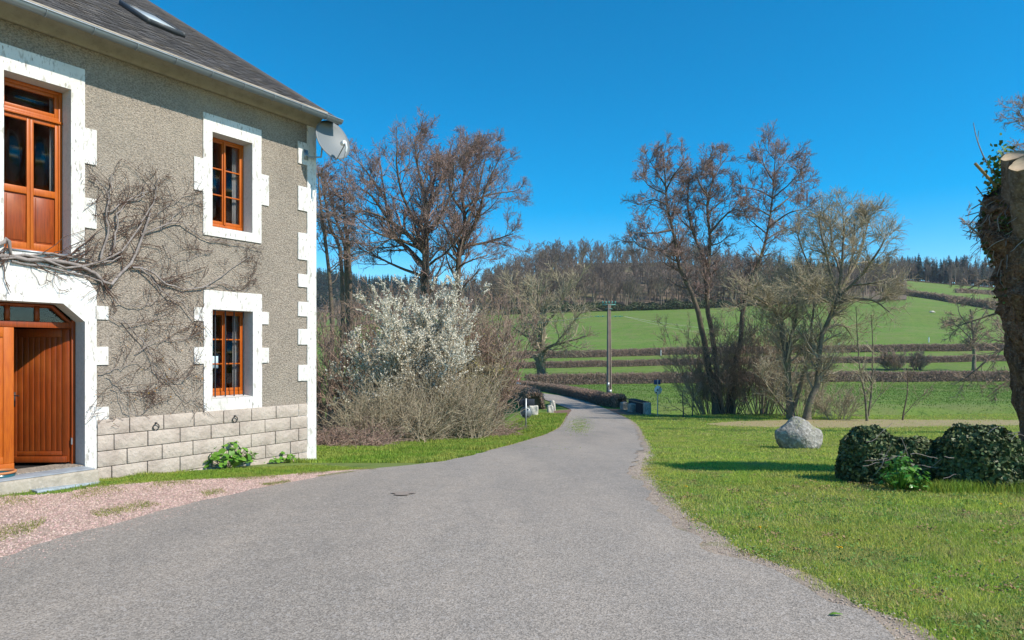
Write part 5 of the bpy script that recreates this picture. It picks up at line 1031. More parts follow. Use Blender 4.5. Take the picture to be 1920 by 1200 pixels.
M['parapet_shade'] = mat('wall_shade_black', (.035, .035, .04), rough=.95)  # black colour stands in for the shade on the wall's lane side
o1 = gat(1204, 775); o2 = gat(1193, 768); X0, Y0 = gat(1215, 778)[:2]; z0 = float(H(X0, Y0)); s = Y0/F
par = empty('bridge_wall', (X0, Y0, z0), 'low bridge wall with a lichened end stone and shade painted black on its inner side', 'wall')
a = Acc(); hh = 22.5*s; dv = unit(np.array([gat(1198, 771)[0]-gat(1208, 778)[0], gat(1198, 771)[1]-gat(1208, 778)[1]])); dv = unit(np.array([-.12, 1.0]))
nv = np.array([dv[1], -dv[0]]); Lw = 4.2; wd = 13*s
for (e0, e1, m_, nm) in ((0, .62, M['parapet'], 'end_stone'), (.63, Lw, M['parapet'], 'wall_body')):
    a = Acc(); hh_ = hh if nm == 'end_stone' else hh*.98
    V = [tuple(dv*e+nv*wn)+(z,) for e in (e0, e1) for wn in (-wd/2, wd/2) for z in (-.9, hh_)]
    a.add(V, [(0, 1, 3, 2), (4, 6, 7, 5), (0, 4, 5, 1), (2, 3, 7, 6), (1, 5, 7, 3)]); a.build(nm, m_, par, bevel=.04)
a = Acc(); V = [tuple(dv*e+nv*wn)+(z,) for e in (.4, Lw) for wn in (-wd/2-.03, -wd/2-.002) for z in (-.2, hh*.9)]; a.add(V, [(0, 1, 3, 2), (4, 6, 7, 5), (0, 4, 5, 1), (2, 3, 7, 6), (1, 5, 7, 3)]); a.build('inner_shade', M['parapet_shade'], par)  # thin dark sheet that paints shade over the wall's left face
a = Acc(); V = [tuple(dv*e+nv*wn)+(z,) for e in (.55, Lw+.05) for wn in (-wd/2-.07, wd/2+.03) for z in (hh*.985, hh*1.06)]; a.add(V, [(0, 1, 3, 2), (4, 6, 7, 5), (0, 4, 5, 1), (2, 3, 7, 6), (1, 5, 7, 3), (0, 2, 6, 4)]); a.build('coping', M['parapet_shade'], par, bevel=.02)
# boulder
def rock(name, label, b, W, D, Hh, m, seed, sub=4, cat='boulder', amp=.1):
    bm = bmesh.new(); bmesh.ops.create_icosphere(bm, subdivisions=sub, radius=1); rg = np.random.default_rng(seed); ph = rg.random((8, 4))*6
    for v in bm.verts:
        p = v.co.copy(); z = p.z
        p = Vector((math.copysign(abs(p.x)**1., p.x), math.copysign(abs(p.y)**1., p.y), math.copysign(abs(p.z)**1., p.z)))
        n_ = sum(math.sin(p.x*f*1.7+ph[i][0])*math.sin(p.y*f*1.5+ph[i][1])*math.sin(p.z*f*1.6+ph[i][2])/f for i, f in enumerate((1.5, 2.3, 3.9, 6, 9, 14)))
        k = 1+amp*n_*2.2; v.co = Vector((p.x*W/2*k, p.y*D/2*k, (p.z*.5+.5-.3)*Hh*k))
    for f in bm.faces: f.smooth = True
    me = bpy.data.meshes.new(name); bm.to_mesh(me); bm.free(); me.materials.append(m); o = link(name, me); o.location = tuple(b); return tag(o, label, cat)
M['boulder'] = mat('lichened_boulder', (.3, .28, .245), [(6, (.19, .18, .155), .45, .6, .8), (14, (.5, .48, .43), .5, .64, .85), (4, (.3, .3, .15), .58, .68, .6), (40, (.2, .19, .17), .52, .7, .6)], rough=.95, bump=[(10, .9, .06), (50, .6, .015)])
b = gat(1506, 842); s = b[1]/F; rock('boulder', 'pale rounded lichened boulder sitting on the lawn', b+np.array([0, .3, 0]), 78*s, 70*s, 76*s, M['boulder'], 12, amp=.1)
b = gat(1748, 586); rock('rock_pile', 'small pale pile of stones on the far right hillside', b, 2.4, 2, 1.0, M['pale_stone'], 9, 3, 'stones', .2)
for (x, y, h) in ((1239, 667, 11), (1741.5, 642, 10), (1573.5, 651, 9)):
    b = gat(x, y); s = b[1]/F; ps_ = empty('marker_post', tuple(b), {1239: 'white marker post on the meadow right of the utility pole', 1741.5: 'white marker post in the gap of the hedge at far right', 1573.5: 'small white marker post seen through the willow'}[x], 'marker post', group='white marker posts in the fields')
    a = Acc(); a.tube([(0, 0, -.2), (0, 0, h*s*.9)], .17, 8); a.build('post', M['sign_white'], ps_); a = Acc(); a.tube([(0, 0, h*s*.91), (0, 0, h*s)], .21, 8); a.build('cap', M['galv'], ps_)

# ---- ivy-covered mounds
iv = gat(1745, 915); iv = np.array([iv[0], 9.9, 0]); iv[2] = float(H(iv[0], iv[1]))
mound = empty('ivy_mound', tuple(iv), 'long low stump overgrown with dark ivy on the lawn at the right', 'ivy mound')
rg = np.random.default_rng(301); A = Acc(); core = Acc()
def blob(cpx, Y, wpx, ytop, D, n, zs=1., seed=0):
    s = Y/F; X = (cpx-CX)/F*Y; z0 = float(H(X, Y)); Hh = EYE+(HZ-ytop)*s-z0; W = wpx*s
    d = unit(rg.normal(size=(n, 3))); d[:, 2] = np.abs(d[:, 2]); e = np.sign(d)*np.abs(d)**.95; e /= np.maximum(np.abs(e).max(1, keepdims=True), 1e-6)**.12
    k = 1+.035*np.sin(d[:, 0]*7+seed)*np.sin(d[:, 1]*6+seed*2)+.02*np.sin(d[:, 2]*11+d[:, 0]*9)
    P = np.stack([X+e[:, 0]*W/2*k, Y+e[:, 1]*D/2*k, z0+e[:, 2]*Hh*k*.97], 1)-iv
    nr = unit(d/np.array([W, D, Hh*2])); C = P+nr*rg.uniform(-.07, .05, n)[:, None]; leafs(A, C, .03, rg, nrm=(nr+np.array([0, 0, .25]))*.4, asp=.85)
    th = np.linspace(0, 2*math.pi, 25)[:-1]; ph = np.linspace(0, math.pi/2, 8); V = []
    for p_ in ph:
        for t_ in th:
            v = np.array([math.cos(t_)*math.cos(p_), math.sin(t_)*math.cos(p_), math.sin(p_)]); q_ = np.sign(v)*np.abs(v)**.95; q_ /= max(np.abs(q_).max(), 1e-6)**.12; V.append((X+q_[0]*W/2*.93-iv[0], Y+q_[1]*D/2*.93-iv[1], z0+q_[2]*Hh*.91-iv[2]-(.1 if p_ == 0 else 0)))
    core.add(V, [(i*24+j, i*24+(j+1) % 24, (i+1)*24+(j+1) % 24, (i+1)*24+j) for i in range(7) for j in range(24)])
blob(1632, 10.3, 100, 802, .95, 14000, seed=1); blob(1705, 10.1, 130, 822, .8, 13000, seed=2); blob(1836, 9.7, 164, 800, 1.2, 26000, seed=3); blob(1905, 9.5, 60, 850, .8, 6000, seed=5)
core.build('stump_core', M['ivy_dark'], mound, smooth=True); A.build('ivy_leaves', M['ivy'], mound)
st_ = Acc(); n = 26; S0 = np.stack([rg.uniform(-1.0, 1.45, n), rg.uniform(-.62, -.3, n), rg.uniform(.1, .7, n)], 1); D = unit(rg.normal(size=(n, 3))*np.array([1, .2, .8])); pts = [S0]
for k in range(6): D = unit(D+rg.normal(size=(n, 3))*.2); pts.append(pts[-1]+D*.08)
tubes(st_, np.stack(pts, 1), np.full((n, 7), .004), 4); st_.build('ivy_stems', M['vine'], mound)
def leafy(name, label, b, n, r, h, size, m, seed, stem=True, cat='plant', bud=None, round_=.8):
    rg = np.random.default_rng(seed); t = empty(name, tuple(b), label, cat); a = Acc(); an = rg.random(n)*6.28; q = np.sqrt(rg.random(n))*r; z = h*(1-.55*(q/r)**2)*rg.uniform(.35, 1, n)
    C = np.stack([np.cos(an)*q, np.sin(an)*q, z], 1); nr = unit(np.stack([np.cos(an)*.6, np.sin(an)*.6, np.ones(n)*1.1], 1)+rg.normal(size=(n, 3))*.35); u = unit(np.cross(nr, rg.normal(size=(n, 3)))); v = np.cross(nr, u); S = 7; s = size*rg.uniform(.6, 1.2, n); V = [C]
    for j in range(S):
        A_ = 2*math.pi*j/S; V.append(C+u*(s*math.cos(A_))[:, None]+v*(s*round_*math.sin(A_))[:, None]+nr*(s*.16*(1 if j % 2 else -.4))[:, None])
    V = np.stack(V, 1); i = np.arange(n)[:, None]*(S+1); T = np.concatenate([np.concatenate([i, i+1+j, i+1+(j+1) % S], 1) for j in range(S)]); a.add(V.reshape(-1, 3), t=T); a.build('leaves', m, t, smooth=True)
    if stem:
        a = Acc(); P = np.stack([C*np.array([.25, .25, 0]), C*np.array([.7, .7, .55]), C], 1); tubes(a, P, np.full((n, 3), .004), 3); a.build('stalks', m, t)
    return t
M['leaf_bright'] = mat('bright_green_leaf', (.13, .3, .025), [(12, (.2, .36, .06), .45, .65, .7)], rough=.45, spec=.4, island=.25, trans=.25)
M['leaf_deep'] = mat('glossy_green_leaf', (.06, .2, .02), [(12, (.16, .3, .04), .5, .65, .7)], rough=.35, spec=.5, island=.3, trans=.2)
b = gat(1690, 908); b = base(1690, 0, 9.35); leafy('leafy_plant', 'bright glossy green plant growing against the front of the ivy mound', b, 130, .34, .52, .055, M['leaf_deep'], 311, round_=.45)
b = gat(432, 877); leafy('leafy_plant', 'large round-leaved bright green plant at the foot of the house plinth', b+np.array([-.1, .1, 0]), 230, .5, .48, .062, M['leaf_bright'], 312)
b = gat(517, 868); leafy('leafy_plant', 'smaller round-leaved plant near the house corner', b+np.array([-.05, .1, 0]), 90, .38, .24, .05, M['leaf_bright'], 313)
# daffodil by the plinth
b = gat(383, 880); t = empty('daffodil', tuple(b), 'single yellow daffodil in front of the plinth', 'flower'); a = Acc()
for k in range(7): a.tube([(k*.02-.06, 0, -.02), (k*.03-.09, .01, .14), (k*.045-.13, .0, .26)], .006, 3)
a.tube([(0, 0, 0), (.01, 0, .34)], .004, 4); a.build('stalk', M['leaf_deep'], t); a = Acc()
for k in range(6):
    A_ = k*math.pi/3; a.add([(.01, -.01, .34), (.01+.02*math.cos(A_-.5), -.012, .34+.02*math.sin(A_-.5)), (.01+.045*math.cos(A_), -.015, .34+.045*math.sin(A_)), (.01+.02*math.cos(A_+.5), -.012, .34+.02*math.sin(A_+.5))], [(0, 1, 2, 3)])
a.tube([(.01, -.01, .34), (.01, -.045, .34)], .014, 8); a.build('flower_head', mat('daffodil_yellow', (.8, .55, .02), rough=.6), t)

# ---- the pollard at the right edge
PY = 10.6; pb = at(2010, 0, PY); pb[2] = float(H(pb[0], pb[1]))
pol = empty('pollard_tree', tuple(pb), 'thick old pollarded trunk with sawn limbs and ivy at the right edge', 'tree')
M['old_bark'] = mat('rugged_bark', (.22, .13, .088), [(7, (.08, .05, .038), .42, .6, .85, (1, 1, .35)), (22, (.36, .26, .19), .5, .68, .7), (2.5, (.2, .13, .08), .5, .65, .6)], rough=1, spec=.1, bump=[(9, 1., .12), (30, .9, .04)])
M['cut_wood'] = mat('sawn_wood', (.42, .32, .21), [(16, (.34, .25, .16), .4, .65, .7)], rough=.9, bump=[(30, .4, .01)])
prof = [(2012, 900, .62), (2003, 850, .5), (1992, 780, .49), (1978, 700, .52), (1968, 620, .58), (1962, 560, .62), (1964, 500, .68), (1962, 455, .76), (1960, 420, .8), (1957, 390, .76), (1952, 365, .66), (1955, 345, .5), (1958, 332, .2)]
pts = resample([tuple(at(x, y, PY)-pb)+(r,) for x, y, r in prof] if False else [list(at(x, y, PY)-pb) for x, y, r in prof], 60); rr = np.interp(np.linspace(0, len(prof)-1, 60), range(len(prof)), [p[2] for p in prof])
S = 56; rg = np.random.default_rng(320); V = []
for k in range(60):
    for j in range(S):
        an = 2*math.pi*j/S; h_ = pts[k][2]
        bump_ = 1+.1*math.sin(an*3+h_*1.2)+.06*math.sin(an*7+h_*2.3+1)+.05*math.sin(an*13+h_*3)+.05*math.sin(h_*9+an*4)+.035*math.sin(an*21+1.5*math.sin(h_*2))*(1 if k % 1 == 0 else 0)+(.07*rg.normal() if h_ > 2.6 else .025*rg.normal())
        V.append(pts[k]+np.array([math.cos(an), math.sin(an), 0])*rr[k]*bump_+np.array([0, 0, .03*rg.normal()]))
a = Acc(); a.add(V, [(k*S+j, k*S+(j+1) % S, (k+1)*S+(j+1) % S, (k+1)*S+j) for k in range(59) for j in range(S)]); a.add([pts[-1]+np.array([0, 0, .05])]+V[-S:], t=[(0, 1+j, 1+(j+1) % S) for j in range(S)]); a.build('trunk', M['old_bark'], pol, smooth=True)
M['limb_bark'] = mat('limb_bark', (.2, .15, .115), [(7, (.09, .065, .05), .42, .6, .85, (1, 1, .35)), (26, (.3, .24, .19), .5, .68, .7)], rough=1, spec=.1, bump=[(12, 1., .06)])
def stub(p0, p1, dy0, dy1, r0, r1, seed):
    P0 = at(p0[0], p0[1], PY+dy0)-pb; P1 = at(p1[0], p1[1], PY+dy1)-pb; n = 9; V = []; rg = np.random.default_rng(seed); d = unit(P1-P0); A_ = unit(np.cross(d, (0, 1, .1))); B_ = np.cross(d, A_); S = 22
    for k in range(n):
        u = k/(n-1); c = P0*(1-u)+P1*u; r = r0*(1-u)+r1*u
        for j in range(S): an = 2*math.pi*j/S; V.append(c+(A_*math.cos(an)+B_*math.sin(an))*r*(1+.07*math.sin(an*3+seed)+.04*math.sin(an*7+u*6)+.02*rg.normal()))
    a = Acc(); a.add(V, [(k*S+j, k*S+(j+1) % S, (k+1)*S+(j+1) % S, (k+1)*S+j) for k in range(n-1) for j in range(S)]); lb = a.build('sawn_limb', M['limb_bark'], pol, smooth=True)
    a = Acc(); top_ = V[-S:]; a.add([P1+d*.012]+[v+d*.01 for v in top_]+top_, [(1+j, 1+(j+1) % S, 1+S+(j+1) % S, 1+S+j) for j in range(S)], [(0, 1+j, 1+(j+1) % S) for j in range(S)]); a.build('cut_face', M['cut_wood'], lb)
stub((1930, 440), (1902, 292), 0, -.45, .38, .17, 1); stub((1955, 450), (1926, 306), -.25, -.8, .4, .21, 2); stub((1990, 430), (2010, 300), .1, -.3, .42, .24, 3)
a = Acc(); rg = np.random.default_rng(322); n = 170
an = rg.uniform(math.pi*.75, math.pi*1.9, n); zf_ = rg.uniform(0, 1, n)**.7; kk = (zf_*26+28).astype(int); kk = np.minimum(kk, 58); S0 = pts[kk]+np.stack([np.cos(an), np.sin(an), 0*an], 1)*(rr[kk]*1.02)[:, None]
D = unit(np.stack([np.cos(an)*.5, np.sin(an)*.5, -1.0+.6*rg.random(n)], 1)+rg.normal(size=(n, 3))*.35); Pp = [S0]
for k in range(7): D = unit(D+rg.normal(size=(n, 3))*.25+np.array([0, .0, -.14])); Pp.append(Pp[-1]+D*rg.uniform(.02, .075, n)[:, None])
tubes(a, np.stack(Pp, 1), rg.uniform(.005, .016, n)[:, None]*np.linspace(1, .5, 8)[None], 5); a.build('aerial_roots', M['vine'], pol)
a = Acc(); n = 1500; an = rg.uniform(math.pi*.7, math.pi*1.35, n); kk = rg.integers(33, 57, n); C = pts[kk]+np.stack([np.cos(an), np.sin(an), 0*an], 1)*(rr[kk]*rg.uniform(.98, 1.08, n))[:, None]
n2 = 500; an2 = rg.uniform(math.pi*.8, math.pi*1.7, n2); k2 = rg.integers(24, 40, n2); C2 = pts[k2]+np.stack([np.cos(an2), np.sin(an2), 0*an2], 1)*(rr[k2]*rg.uniform(1.0, 1.08, n2))[:, None]
n3 = 500; C3 = (at(1880, 330, PY)-pb)+rg.normal(size=(n3, 3))*np.array([.1, .12, .22])
leafs(a, np.concatenate([C, C2]), .03, rg, asp=.85); a.build('ivy_leaves', mat('mixed_ivy', (.07, .1, .03), [(6, (.2, .1, .05), .5, .6, .8), (10, (.12, .22, .03), .55, .65, .8)], rough=.45, island=.4), pol)
a = Acc(); leafs(a, C3, .035, rg, asp=.85); a.build('ivy_leaves', mat('green_ivy', (.09, .17, .02), [(8, (.25, .2, .04), .5, .62, .8)], rough=.45, island=.4), pol)
a = Acc(); a.tube(resample([at(1880, 345, PY)-pb, at(1850, 305, PY)-pb, at(1832, 262, PY)-pb, at(1825, 230, PY)-pb], 10), np.linspace(.013, .005, 10), 5); a.tube(resample([at(1833, 268, PY)-pb, at(1835, 245, PY)-pb], 4), .005, 4); a.build('shoot', M['vine'], pol)
a = Acc(); a.tube(resample([at(1868, 350, PY)-pb, at(1850, 330, PY)-pb, at(1828, 306, PY)-pb], 8), .022, 7); a.build('cut_branch', mat('orange_branch', (.4, .25, .08), [(20, (.25, .2, .1), .4, .6, .8)], rough=.8), pol)
for (q0, q1, r_) in (((1850, 375), (1822, 392), .01), ((1845, 370), (1830, 350), .01), ((1836, 440), (1818, 425), .012), ((1850, 390), (1835, 375), .014), ((1845, 395), (1810, 405), .008)):
    a = Acc(); a.tube([at(*q0, PY)-pb, at(*q1, PY-.1)-pb], r_, 5); a.build('snag', M['vine'], pol)

# ------------------------------------------------------------------ grass
def blades(name, label, X, Y, h, w, m, seed, lean=.5, excl=None):
    rg = np.random.default_rng(seed); n = len(X); Z = H(X, Y)-.004; h = h*rg.uniform(.55, 1.3, n); w = w*rg.uniform(.7, 1.2, n); an = rg.random(n)*6.28; la = rg.random(n)*6.28; ll = rg.uniform(.1, 1, n)*lean*h
    B = np.stack([X, Y, Z], 1); sd = np.stack([np.cos(an), np.sin(an), 0*an], 1)*(w/2)[:, None]; L_ = np.stack([np.cos(la)*ll, np.sin(la)*ll, 0*la], 1); up = np.stack([0*h, 0*h, h], 1)
    V = np.stack([B-sd, B+sd, B+L_*.3+up*.6+sd*.75, B+L_*.3+up*.6-sd*.75, B+L_+up*.93], 1); i = np.arange(n)[:, None]*5
    a = Acc(); a.add(V.reshape(-1, 3), np.concatenate([i, i+1, i+2, i+3], 1), np.concatenate([i+3, i+2, i+4], 1)); return tag(a.build(name, m), label, kind='stuff')
def xr(Y): return at_Y(RRc, Y)
def xl(Y): return at_Y(LLc, Y)
rg = np.random.default_rng(400)
def patchy(X, Y, sc, seed): return .5+.25*(np.sin(X*sc+seed)*np.sin(Y*sc*1.3+seed*2)+np.sin(X*sc*2.3+Y*sc*1.7+seed))
def lawn(Y0, Y1, dens, h, w, seed, amax=1.15):
    rg = np.random.default_rng(seed); area = amax*(Y1**2-Y0**2)/2; n = int(area*dens); Y = np.sqrt(rg.uniform(Y0**2, Y1**2, n)); X = rg.uniform(-.1, amax, n)*Y
    e = xr(np.minimum(Y, 56))+.04*noise1(Y, 2, 5)+.05+np.abs(rg.normal(size=n))*.035; ok = X > e
    # thin out near the edge and in the worn strip
    d = X-e; ok &= rg.random(n) < np.clip(.35+d*2.0, 0, 1)
    pX, pY = X, Y; strip = (Y > np.interp((CX+F*X/Y), [1320, 1400, 1560, 1750, 1930], [DB[0][1], DB[50][1], DB[90][1], DB[140][1], DB[199][1]])) & (Y < np.interp((CX+F*X/Y), [1320, 1400, 1560, 1750, 1930], [DT[0][1], DT[50][1], DT[90][1], DT[140][1], DT[199][1]])) & (CX+F*X/Y > 1330)
    ok &= ~strip | (rg.random(n) < .12)
    hh = h*(.7+.6*patchy(X, Y, 1.3, seed % 3)); return X[ok], Y[ok], hh[ok], w
X, Y, hh, w_ = lawn(3.2, 7, 5200, .045, .0055, 401); blades('grass', 'short lawn grass in the foreground right of the lane', X, Y, hh, w_, M['grass'], 1, .9)
def weeds(name, label, Y0, Y1, n, size, seed, m, edge=None):
    rg = np.random.default_rng(seed); k = max(1, n//26); Yc = np.sqrt(rg.uniform(Y0**2, Y1**2, k)); Xc = xr(Yc)+.1+(rg.random(k)*(.8*Yc-xr(Yc)) if edge is None else np.abs(rg.normal(size=k))*edge); j = rg.integers(0, k, n); r = rg.normal(size=(n, 2))*(.05+.05*rg.random(k)[j])[:, None]
    X = Xc[j]+r[:, 0]; Y = Yc[j]+r[:, 1]; Z = H(X, Y)+rg.uniform(.01, .045, n); a = Acc(); leafs(a, np.stack([X, Y, Z], 1), size, rg, nrm=np.tile([0, 0, 1.2], (n, 1)), asp=.8); return tag(a.build(name, m), label, kind='stuff')
M['clover'] = mat('clover', (.14, .26, .05), rough=.6, island=.3, trans=.2); M['straw'] = mat('dry_straw', (.5, .4, .22), rough=.8, island=.3, trans=.2); M['moss'] = mat('yellow_moss', (.4, .36, .08), rough=.9, island=.25, trans=.2)
weeds('ground_cover', 'small broad-leaved weeds in the foreground lawn', 3.3, 11, 9000, .011, 431, M['clover'])
weeds('ground_cover', 'yellowish moss along the worn lawn edge', 3.3, 14, 3500, .007, 432, M['moss'], .22)
weeds('dry_leaves', 'dry brown bits lying in the lawn', 3.3, 12, 2600, .013, 433, mat('dry_leaf', (.3, .2, .1), rough=.9, island=.1))
X, Y, hh, w_ = lawn(3.2, 9, 700, .04, .004, 434); blades('grass', 'dry straw-coloured blades among the lawn grass', X, Y, hh, w_, M['straw'], 5, 1.6)
X, Y, hh, w_ = lawn(7, 14, 1900, .048, .009, 402); blades('grass', 'lawn grass around the ivy mound', X, Y, hh, w_, M['grass'], 2, .9)
X, Y, hh, w_ = lawn(14, 28, 480, .055, .017, 403); blades('grass', 'lawn grass around the boulder', X, Y, hh, w_, M['grass'], 3, .8)
X, Y, hh, w_ = lawn(28, 52, 130, .08, .032, 404, .9); blades('grass', 'far lawn grass before the trees', X, Y, hh, w_, M['grass'], 4, .8)
# verge on the left
def verge(n, Y0, Y1, wfun, h, w, seed, name='grass'):
    rg = np.random.default_rng(seed); Y = rg.uniform(Y0, Y1, n); e = xl(Y); X = e-.1-rg.random(n)**1.3*wfun(Y)-np.abs(rg.normal(size=n))*.05; return X, Y, h*(.6+.7*patchy(X, Y, 1.6, 2)), w
X, Y, hh, w_ = verge(70000, 17.2, 36, lambda y: 2.6+.25*(y-17), .12, .014, 411); blades('grass', 'rough verge grass left of the lane', X, Y, hh, w_, M['verge_grass'], 11, .7)
n = 60000; rg = np.random.default_rng(415); Y = rg.uniform(13.2, 21.5, n); e = xl(Y); X = e-.1-rg.random(n)**1.2*(e+6.8); lx = (X-CXX)*U[0]+(Y-CZ)*U[1]; ly = -(X-CXX)*U[1]+(Y-CZ)*U[0]; ok = ~((lx < .05) & (ly > -.05)); gy = np.interp(X, [p[0] for p in GT], [p[1] for p in GT]); ok &= Y > gy+.05
blades('grass', 'bright verge grass between the house corner and the bramble', X[ok], Y[ok], .07*(.6+.8*patchy(X, Y, 2, 1))[ok], .013, M['verge_grass'], 14, .7)
X, Y, hh, w_ = verge(46000, 34, 52, lambda y: 6.5+0*y, .2, .03, 412); blades('grass', 'long grass on the bank by the left road sign', X, Y, hh, w_, M['verge_grass'], 12, .7)
# grass strip at the foot of the house
n = 60000; u = rg.random(n); j = (u*299).astype(int); GE = GT[j]; dirn = np.array([-U[1], U[0]]); dd_ = rg.random(n)**1.4*1.5; X = GE[:, 0]+dirn[0]*dd_+rg.normal(size=n)*.05; Y = GE[:, 1]+dirn[1]*dd_+rg.normal(size=n)*.05
lx = (X-CXX)*U[0]+(Y-CZ)*U[1]; ly = -(X-CXX)*U[1]+(Y-CZ)*U[0]; px_ = CX+F*X/Y
ok = (ly < -.04) | (lx > .02); ok &= (px_ > 185)|((px_ > 20) & (rg.random(n) < .08)); clump = patchy(X, Y, 3.1, 5); wallside = np.clip(1+ly*1.6, 0, 1)*(lx < 0)
hh = .035+.14*clump**2*wallside*(rg.random(n)); blades('grass', 'weedy grass strip at the foot of the house', X[ok], Y[ok], hh[ok], .009, M['verge_grass'], 13, .7)
# sparse moss and grass growing on the lane near the bridge, and on the gravel
def road_grass(px0, px1, py0, py1, n, h, w, seed, cl=.52):
    rg = np.random.default_rng(seed); P = []; gs = seed == 421; PX = rg.normal((px0+px1)/2, (px1-px0)/4.2, n) if gs else rg.uniform(px0, px1, n); PY_ = np.clip(rg.normal((py0+py1)/2, (py1-py0)/4, n), py0-6, py1+8) if gs else rg.uniform(py0, py1, n); YY_ = np.interp(PY_, sorted(HZ+F*DS[1:-2]/YS[1:-2]), [YS[1:-2][k] for k in np.argsort(HZ+F*DS[1:-2]/YS[1:-2])]); XX_ = (PX-CX)/F*YY_; ok = patchy(XX_*2, YY_*.7, 2.7, seed) > cl
    a = XX_[ok]; b_ = YY_[ok]; return a, b_, h, w
for q_, (args, lab) in enumerate([((1062, 1112, 782, 812, 6000, .05, .03, 421, .4), 'tufts growing on the lane beside the left verge near the bridge'), ((960, 1090, 808, 846, 2600, .02, .02, 422, .62), 'thin moss lines on the lane')]):
    X, Y, h_, w_ = road_grass(*args); o = blades('grass', lab, X, Y, h_, w_, M['verge_grass'], 20+q_, .6); o.location.z = .02
def gravel_green(n, v0, sd_, seed, h, lab, cl):
    rg = np.random.default_rng(seed); j = rg.integers(0, 300, n); v = (v0+sd_*rg.normal(size=n))[:, None]; P = GT[j]*(1-v)+GB[j]*v; X = P[:, 0]+rg.normal(size=n)*.03; Y = P[:, 1]+rg.normal(size=n)*.03; ok = (patchy(X, Y, 2.1, seed) > cl) & (v[:, 0] < 1); blades('grass', lab, X[ok], Y[ok], h+0*X[ok], .008, M['gravel_moss'], seed, .9)
M['gravel_moss'] = mat('olive_moss', (.3, .28, .1), [(4, (.2, .24, .06), .45, .6, .8)], rough=.9, island=.3, trans=.2)
gravel_green(20000, .7, .05, 441, .034, 'line of olive moss along the gravel', .5); gravel_green(12000, .1, .1, 442, .04, 'weeds at the upper edge of the gravel', .45)
# tall tuft before the ivy mound
n = 2600; X = iv[0]+rg.uniform(-.45, 1.5, n); Y = iv[1]-.62-np.abs(rg.normal(size=n))*.14+(X-iv[0])*-.12; blades('grass', 'longer grass tuft against the ivy mound', X, Y, .16+0*X, .009, M['verge_grass'], 31, .6)
# meadow tufts past the stream
n = 120000; Y = np.sqrt(rg.uniform(60**2, 150**2, n)); X = rg.uniform(-.3, .8, n)*Y; rc_ = (Rf+Lf)[::4]/2; inr = (((X[:, None]-rc_[None, :, 0])**2+(Y[:, None]-rc_[None, :, 1])**2) < 4.2**2).any(1); ok = ~inr
blades('grass', 'coarse meadow grass beyond the stream', X[ok], Y[ok], (.05+.0006*Y[ok]), .07, mat('meadow_blades', (.13, .23, .035), [(.06, (.18, .25, .05), .42, .6, .8), (.7, (.09, .17, .025), .45, .6, .7)], rough=.7, island=.25, trans=.3), 32, .9)
# dandelions, a fallen leaf, gravel stones
M['dandelion'] = mat('dandelion_yellow', (.8, .5, .02), rough=.7)
for k, (x, y, lab) in enumerate([(1424, 997, 'dandelion flower near the worn lane edge'), (1575, 1036, 'dandelion flower in the middle of the foreground lawn'), (1867, 914, 'dandelion flower in the tuft before the ivy mound'), (1876, 952, 'dandelion flower below the ivy mound near the right edge'), (1287, 918, 'small orange flower near the lane edge, left of the mound shadow')]):
    b = gat(x, y); t = empty('dandelion', tuple(b), lab, 'flower', group='dandelions in the lawn'); a = Acc(); a.tube([(0, 0, 0), (0, 0, .05)], .003, 4); a.build('stalk', M['leaf_deep'], t)
    a = Acc(); leafs(a, np.array([0, 0, .045])+rg.normal(size=(40, 3))*np.array([.008, .008, .003]), .008, rg, nrm=np.tile([0, 0, 1.], (40, 1))); a.build('flower_head', M['dandelion'], t)
b = gat(1567, 1161); t = Acc(); u_ = np.linspace(0, 1, 9); 
V = [(x*.09-.045, s_*.018*math.sin(math.pi*x), .012+.01*math.sin(math.pi*x)-abs(s_)*.004) for x in u_ for s_ in (-1, 0, 1)]; t.add(V, [(i*3+j, i*3+j+1, (i+1)*3+j+1, (i+1)*3+j) for i in range(8) for j in (0, 1)]); o = t.build('fallen_leaf', M['leaf_bright'], smooth=True); o.location = (b[0], b[1], b[2]+.018); tag(o, 'single pale green leaf lying on the asphalt near the bottom edge', 'leaf')
def stones(name, label, X, Y, size, m, seed, dz):
    rg = np.random.default_rng(seed); n = len(X); s = size*rg.uniform(.5, 1.3, n); base_ = np.array([(1, 0, 0), (0, 1, 0), (-1, 0, 0), (0, -1, 0), (0, 0, .8), (0, 0, -.5)]); V = base_[None]*s[:, None, None]*rg.uniform(.6, 1.2, (n, 6, 3)); an = rg.random(n)*6.28; c_, s_ = np.cos(an)[:, None], np.sin(an)[:, None]
    V = np.stack([V[..., 0]*c_-V[..., 1]*s_+X[:, None], V[..., 0]*s_+V[..., 1]*c_+Y[:, None], V[..., 2]+(H(X, Y)+dz)[:, None]+s[:, None]*.3], -1)
    T = np.array([(0, 1, 4), (1, 2, 4), (2, 3, 4), (3, 0, 4)]); a = Acc(); a.add(V.reshape(-1, 3), t=(np.arange(n)[:, None, None]*6+T[None]).reshape(-1, 3)); return tag(a.build(name, m), label, kind='stuff')
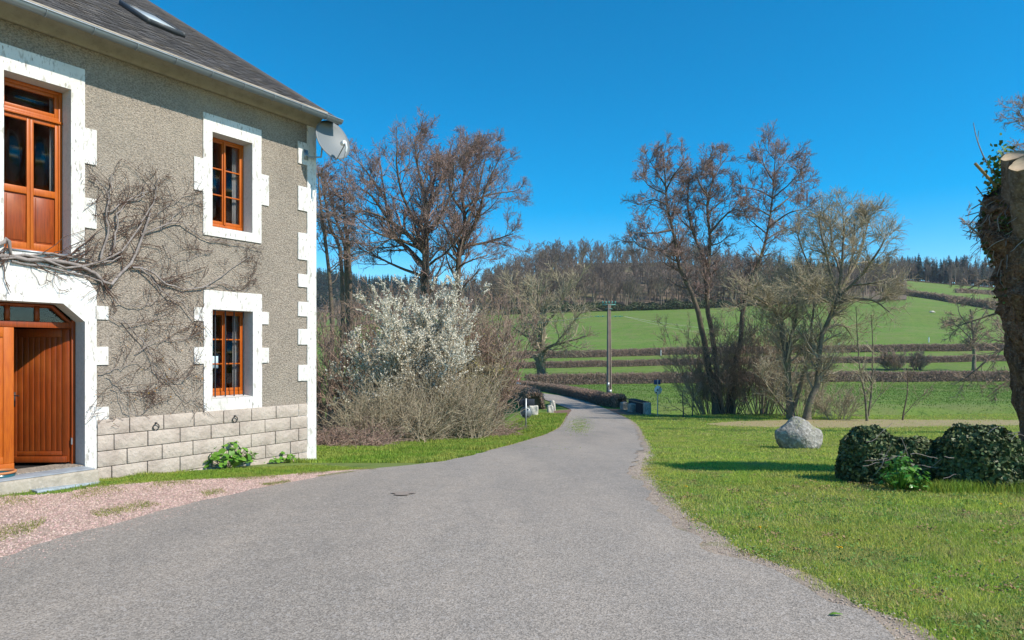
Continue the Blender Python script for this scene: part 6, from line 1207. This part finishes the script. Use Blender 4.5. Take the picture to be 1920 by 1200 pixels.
n = 42000; u = rg.random(n); j = (u*299).astype(int); v = rg.random(n)[:, None]*1.08-.02; P = GT[j]*(1-v)+GB[j]*v; X = P[:, 0]+rg.normal(size=n)*.04; Y = P[:, 1]+rg.normal(size=n)*.04
M['pebble'] = mat('pink_pebbles', (.46, .31, .26), [(30, (.34, .27, .23), .45, .6, .8), (11, (.55, .42, .36), .5, .65, .7)], rough=.9, island=.4)
stones('gravel_stones', 'loose pink gravel stones', X, Y, .013, M['pebble'], 5, .008)
n = 9000; Y = np.sqrt(rg.uniform(3.2**2, 16**2, n)); X = xr(Y)+rg.normal(size=n)*.12+.02; M['grit'] = mat('grit', (.36, .3, .25), rough=.9, island=.4); stones('gravel_stones', 'loose grit along the worn right edge of the lane', X, Y, .008, M['grit'], 6, .012)
# worn patch with a drain cover on the lane
b = gat(755, 930); a = Acc(); V = [(math.cos(t_)*.13*(1+.25*math.sin(3*t_)+.2*math.sin(7*t_)), math.sin(t_)*.17*(1+.1*math.cos(2*t_)), 0) for t_ in np.linspace(0, 2*math.pi, 24)[:-1]]; z_ = H(np.array([v[0]+b[0] for v in V]), np.array([v[1]+b[1] for v in V])); V = [(v[0], v[1], float(z)-b[2]+.034) for v, z in zip(V, z_)]
a.add([(0, 0, .034)]+V, t=[(0, 1+j, 1+(j+1) % 23) for j in range(23)]); o = a.build('road_patch', mat('worn_patch', (.27, .225, .19), [(14, (.23, .2, .175), .4, .6, .8), (40, (.31, .24, .2), .5, .65, .7)], rough=.9)); o.location = tuple(b); tag(o, 'small reddish worn patch in the asphalt', kind='structure')

# ------------------------------------------------------------------ the air between here and the hills
a = Acc(); a.box(-1750, 2400, -45, 1720, -9, 160); hz = a.build('haze', bpy.data.materials.new('haze_air')); hm_ = hz.data.materials[0]; hm_.use_nodes = True; n_ = hm_.node_tree.nodes; n_.clear(); o_ = n_.new('ShaderNodeOutputMaterial'); v_ = n_.new('ShaderNodeVolumePrincipled')
v_.inputs['Color'].default_value = (.75, .86, 1, 1); v_.inputs['Density'].default_value = .00009; hm_.node_tree.links.new(v_.outputs[0], o_.inputs['Volume']); tag(hz, 'thin blue air haze over the valley', kind='stuff')
